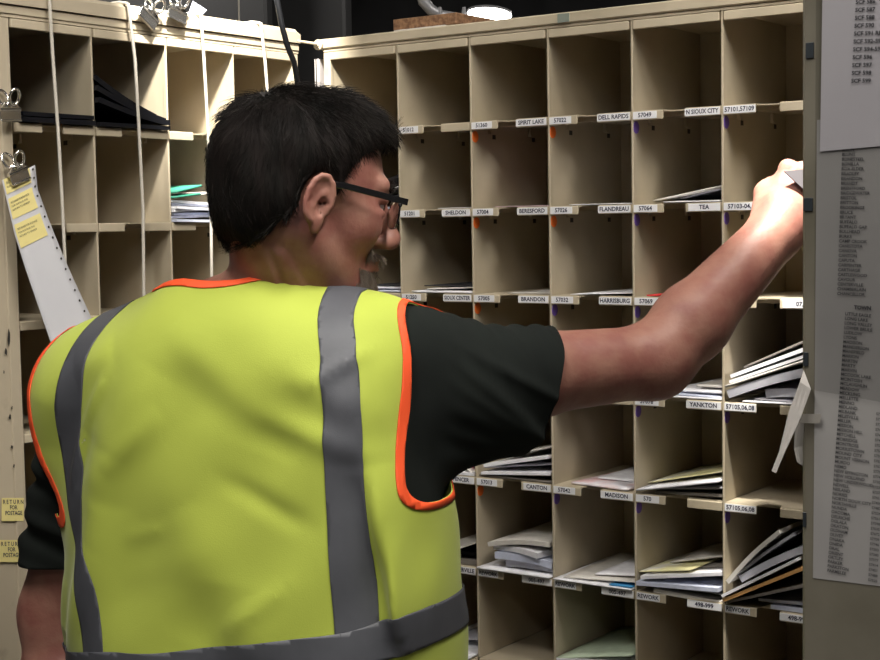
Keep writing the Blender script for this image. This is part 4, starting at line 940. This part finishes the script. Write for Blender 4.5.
P,N=head_pts(260,lambda v:(v[:,0]>.078)&(np.abs(v[:,1])<.046)&(np.abs(v[:,1])>.012)&(np.abs(v[:,2]-.037)<.005)); strands('eyebrow',P,N,bd(P,N,(.3,.5,.2),.25),.006+.005*RNG.rand(len(P)),.0004,HAIR2,.7)
for sg in (1,-1):
    f=lambda q: sphere(q,[.0835,sg*.032,.013],.0125); V,F=polymesh(f,(.06,sg*.032-.02,-.005),(.1,sg*.032+.02,.03),.004); 
    e=mesh_obj('eye',V,F,mat('eye_white',(.55,.5,.47),.2),man,world=H2W)
    f=lambda q: smax(sphere(q,[.0835,sg*.032,.013],.0130),-(q[:,0]-.094),.001); V,F=polymesh(f,(.075,sg*.032-.02,-.005),(.1,sg*.032+.02,.03),.002); mesh_obj('iris',V,F,mat('iris_brown',(.05,.03,.02),.15),e,world=H2W)
# --- spectacles
gl=bpy.data.objects.new('glasses',None); C.objects.link(gl); gl.parent=man; BASE['glasses']=BASE[man.name]; gl['label']='dark half rimmed spectacles with thick black temples'
GF=.112
for sg in (1,-1):
    m=MB(); pts=[(-.010,sg*.0765,.012),(.0,sg*.0775,.021),(.03,sg*.0765,.0245),(.07,sg*.0745,.0225),(GF-.004,sg*.0715,.0205)]
    for (a,b) in zip(pts[:-1],pts[1:]):
        A_1,B_1=hp(*a),hp(*b); d=(B_1-A_1); l=np.linalg.norm(d); d/=l; u_=HU-d*np.dot(HU,d); u_/=np.linalg.norm(u_); s_=np.cross(d,u_)
        hgt=.0026 if b[0]<.02 else .0036
        m.box((-.001,-hgt,-.0013),(l+.001,hgt,.0013),(A_1,d,u_,s_),ch=.0004)
    m.build('temple_arm',BLACKP,gl)
    # rim: rounded rectangle, thick on top
    cx=sg*.038; oval=[]
    for t in np.linspace(0,2*math.pi,40,endpoint=False):
        c_,s_=math.cos(t),math.sin(t); oval.append((.0265*math.copysign(abs(c_)**.55,c_),.0155*math.copysign(abs(s_)**.6,s_)))
    ringp=[hp(GF-.010*(abs(cx+a)/.07)**2,cx+a,.0065+b) for a,b in oval]
    m=MB(); m.tube(ringp+[ringp[0]],[ .0011 if o_[1]<.008 else .0024 for o_ in oval]+[.0015],8,cap=False)
    if True:
        for k in range(len(oval)): pass
    m.build('rim',BLACKP,gl,smooth=True)
    m=MB(); n_=len(ringp); cpt=sum(ringp)/n_; m.add(ringp+[p-HF*.0015 for p in ringp],[tuple(range(n_)),tuple(range(n_,2*n_))[::-1]]+[(i,(i+1)%n_,n_+(i+1)%n_,n_+i) for i in range(n_)]); m.build('lens',LENS,gl,smooth=False)
m=MB(); m.tube([hp(GF,-.012,.012),hp(GF+.003,0,.014),hp(GF,.012,.012)],.0018,8); m.build('bridge',BLACKP,gl,smooth=True)
# envelope in the hand
A=at(784,172,1.955); ex=(at(840,166,2.0)-A); ex/=np.linalg.norm(ex); ny=HN.copy(); ny=ny-ex*np.dot(ny,ex); ny/=np.linalg.norm(ny); ey=np.cross(ex,ny)
if ey[2]>0: ey=-ey
eyv=ey*math.cos(.2)+ex*.35; eyv/=np.linalg.norm(eyv)
G=np.array([[A+ex*(s*.20)+eyv*(t*.055)*(1) +ny*.022*0 for s in np.linspace(0,1,5)] for t in np.linspace(0,1,4)])
o=MB().grid(G+view*(-.028),th=.0012).build('held_envelope',mat('held_dark',(.05,.045,.05),.7),None,base=G[0,0]); tag(o,'dark envelope held in the reaching hand','envelope')

# ------------------------------------------------------------------ warehouse behind
def slab(name,a,b,mt): o=MB().box(a,b).build(name,mt,None); tag(o,kind='structure'); return o
slab('floor',(-7,-5,-.1),(7,14,0),CONC); slab('ceiling',(-7,-5,5.2),(7,14,5.3),CEILM)
slab('wall_back',(-7,14,0),(7,14.1,5.2),WALLM); slab('wall_left',(-7.1,-5,0),(-7,14,5.2),WALLM); slab('wall_right',(7,-5,0),(7.1,14,5.2),WALLM); slab('wall_front',(-7,-5.1,0),(7,-5,5.2),WALLM)
def truss(y,z,label):
    m=MB(); m.box((-6.9,y,z),(6.9,y+.06,z+.06)); m.box((-6.9,y,z+.7),(6.9,y+.06,z+.76)); n=20
    for i in range(n):
        x=-6.9+13.8*i/n; w=13.8/n; m.tube([(x,y+.03,z+.03),(x+w/2,y+.03,z+.73),(x+w,y+.03,z+.03)],.02,6)
    return m
root=None
for y,z,l in ((7.,3.9,'nearest dark steel roof truss above the cases'),(9.5,3.75,'middle dark steel roof truss above the cases'),(12.,3.6,'farthest dark steel roof truss above the cases')):
    o=truss(y,z,l).build('roof_truss',TRUSS,None,base=(0,y,z)); tag(o,l,'truss','roof trusses')
m=MB(); m.box((-2.0,9.5,3.4),(-1.9,9.6,5.2)); m.box((-2.6,9.0,2.35),(-1.0,10.2,3.5),ch=.02); m.box((-1.3,9.3,1.8),(-.55,10,3.2),ch=.02)
tag(m.build('air_duct',DUCT,None,base=(-1.5,9.5,2.4)),'dim grey boxy air duct in the dark beyond the gap between the cases','duct')
m=MB(); m.tube([(-6,8.4,3.05),(6,8.4,3.15)],.03,8); tag(m.build('ceiling_pipe',TRUSS,None,base=(0,8.4,3.1)),'long thin pipe under the dark ceiling','pipe')
# ------------------------------------------------------------------ lights
def area(name,loc,target,sx,sy,p,col=(1,.95,.88),spread=math.pi):
    l=bpy.data.lights.new(name,'AREA'); l.shape='RECTANGLE'; l.size=sx; l.size_y=sy; l.energy=p; l.color=col; l.spread=spread
    o=bpy.data.objects.new(name,l); C.objects.link(o); o.location=loc; d=Vector(target)-Vector(loc); o.rotation_euler=d.to_track_quat('-Z','Y').to_euler(); return o
def fixture(x,y,z,label,p,rot=0):
    root=empty('ceiling_light',(x,y,z),label,'ceiling light')
    MB().box((x-.16,y-.62,z),(x+.16,y+.62,z+.07),ch=.01).build('housing',LAMPGREY,root)
    MB().box((x-.13,y-.58,z-.012),(x+.13,y+.58,z)).build('tube_panel',TUBE,root)
    area('ceiling_lamp',(x,y,z-.03),(x,y,0),.26,1.16,p)
fixture(.65,.95,3.1,'long ceiling light over the aisle in front of the labelled case',46)
fixture(-.55,.75,3.1,'long ceiling light over the aisle above the man',30)
fixture(.1,-1.7,3.3,'long ceiling light farther back along the aisle',16)
fixture(-2.2,8.2,4.6,'unseen light added far behind the left case to brighten the background',120)  # added out of view, lifts the warehouse background from black
fixture(2.6,8.2,4.6,'unseen light added far behind the labelled case to brighten the background',120)  # second added unseen light, brightens the right of the background
# task lamps clamped above the cases, each a shade with a lamp
def spot(name,loc,target,p,ang,blend,r=.03,col=(1,.95,.86)):
    l=bpy.data.lights.new(name,'SPOT'); l.energy=p; l.spot_size=math.radians(ang); l.spot_blend=blend; l.shadow_soft_size=r; l.color=col
    o=bpy.data.objects.new(name,l); C.objects.link(o); o.location=loc; o.rotation_euler=(Vector(target)-Vector(loc)).to_track_quat('-Z','Y').to_euler(); return o
s2=np.array([-.30,2.08,2.32]); t2=OL+uL*wL*3.05+nL*.03+Z*(ztL-.06)
root=empty('task_lamp',s2,'lamp hanging above the corner where the two cases meet','lamp')
dd=(t2-s2)/np.linalg.norm(t2-s2)
m=MB(); m.tube([s2-dd*.12,s2-dd*.10,s2-dd*.015],[.02,.03,.06],16); m.build('shade',LAMPGREY,root,smooth=True); MB().tube([s2-dd*.12,s2-dd*.12+Z*1.2],.006,8).build('hanging_rod',LAMPGREY,root)
spot('task_lamp_light',s2,t2,115,42,.4,.03)
sl=on_plane(760,60,OR-nR*.30,nR); sl[2]=2.25; 
root=empty('task_lamp',sl,'lamp hanging above the right end of the labelled case','lamp')
m=MB(); m.tube([sl+Z*.14,sl+Z*.12,sl+Z*.02],[.02,.03,.07],16); m.build('shade',LAMPGREY,root,smooth=True); MB().tube([sl+Z*.14,sl+Z*1.2],.006,8).build('hanging_rod',LAMPGREY,root)
spot('task_lamp_light',sl,hw+HD*.07,130,24,.8,.03)
w=bpy.data.worlds.new('world'); w.use_nodes=True; w.node_tree.nodes['Background'].inputs[0].default_value=(.05,.05,.055,1); w.node_tree.nodes['Background'].inputs[1].default_value=.3; sc.world=w
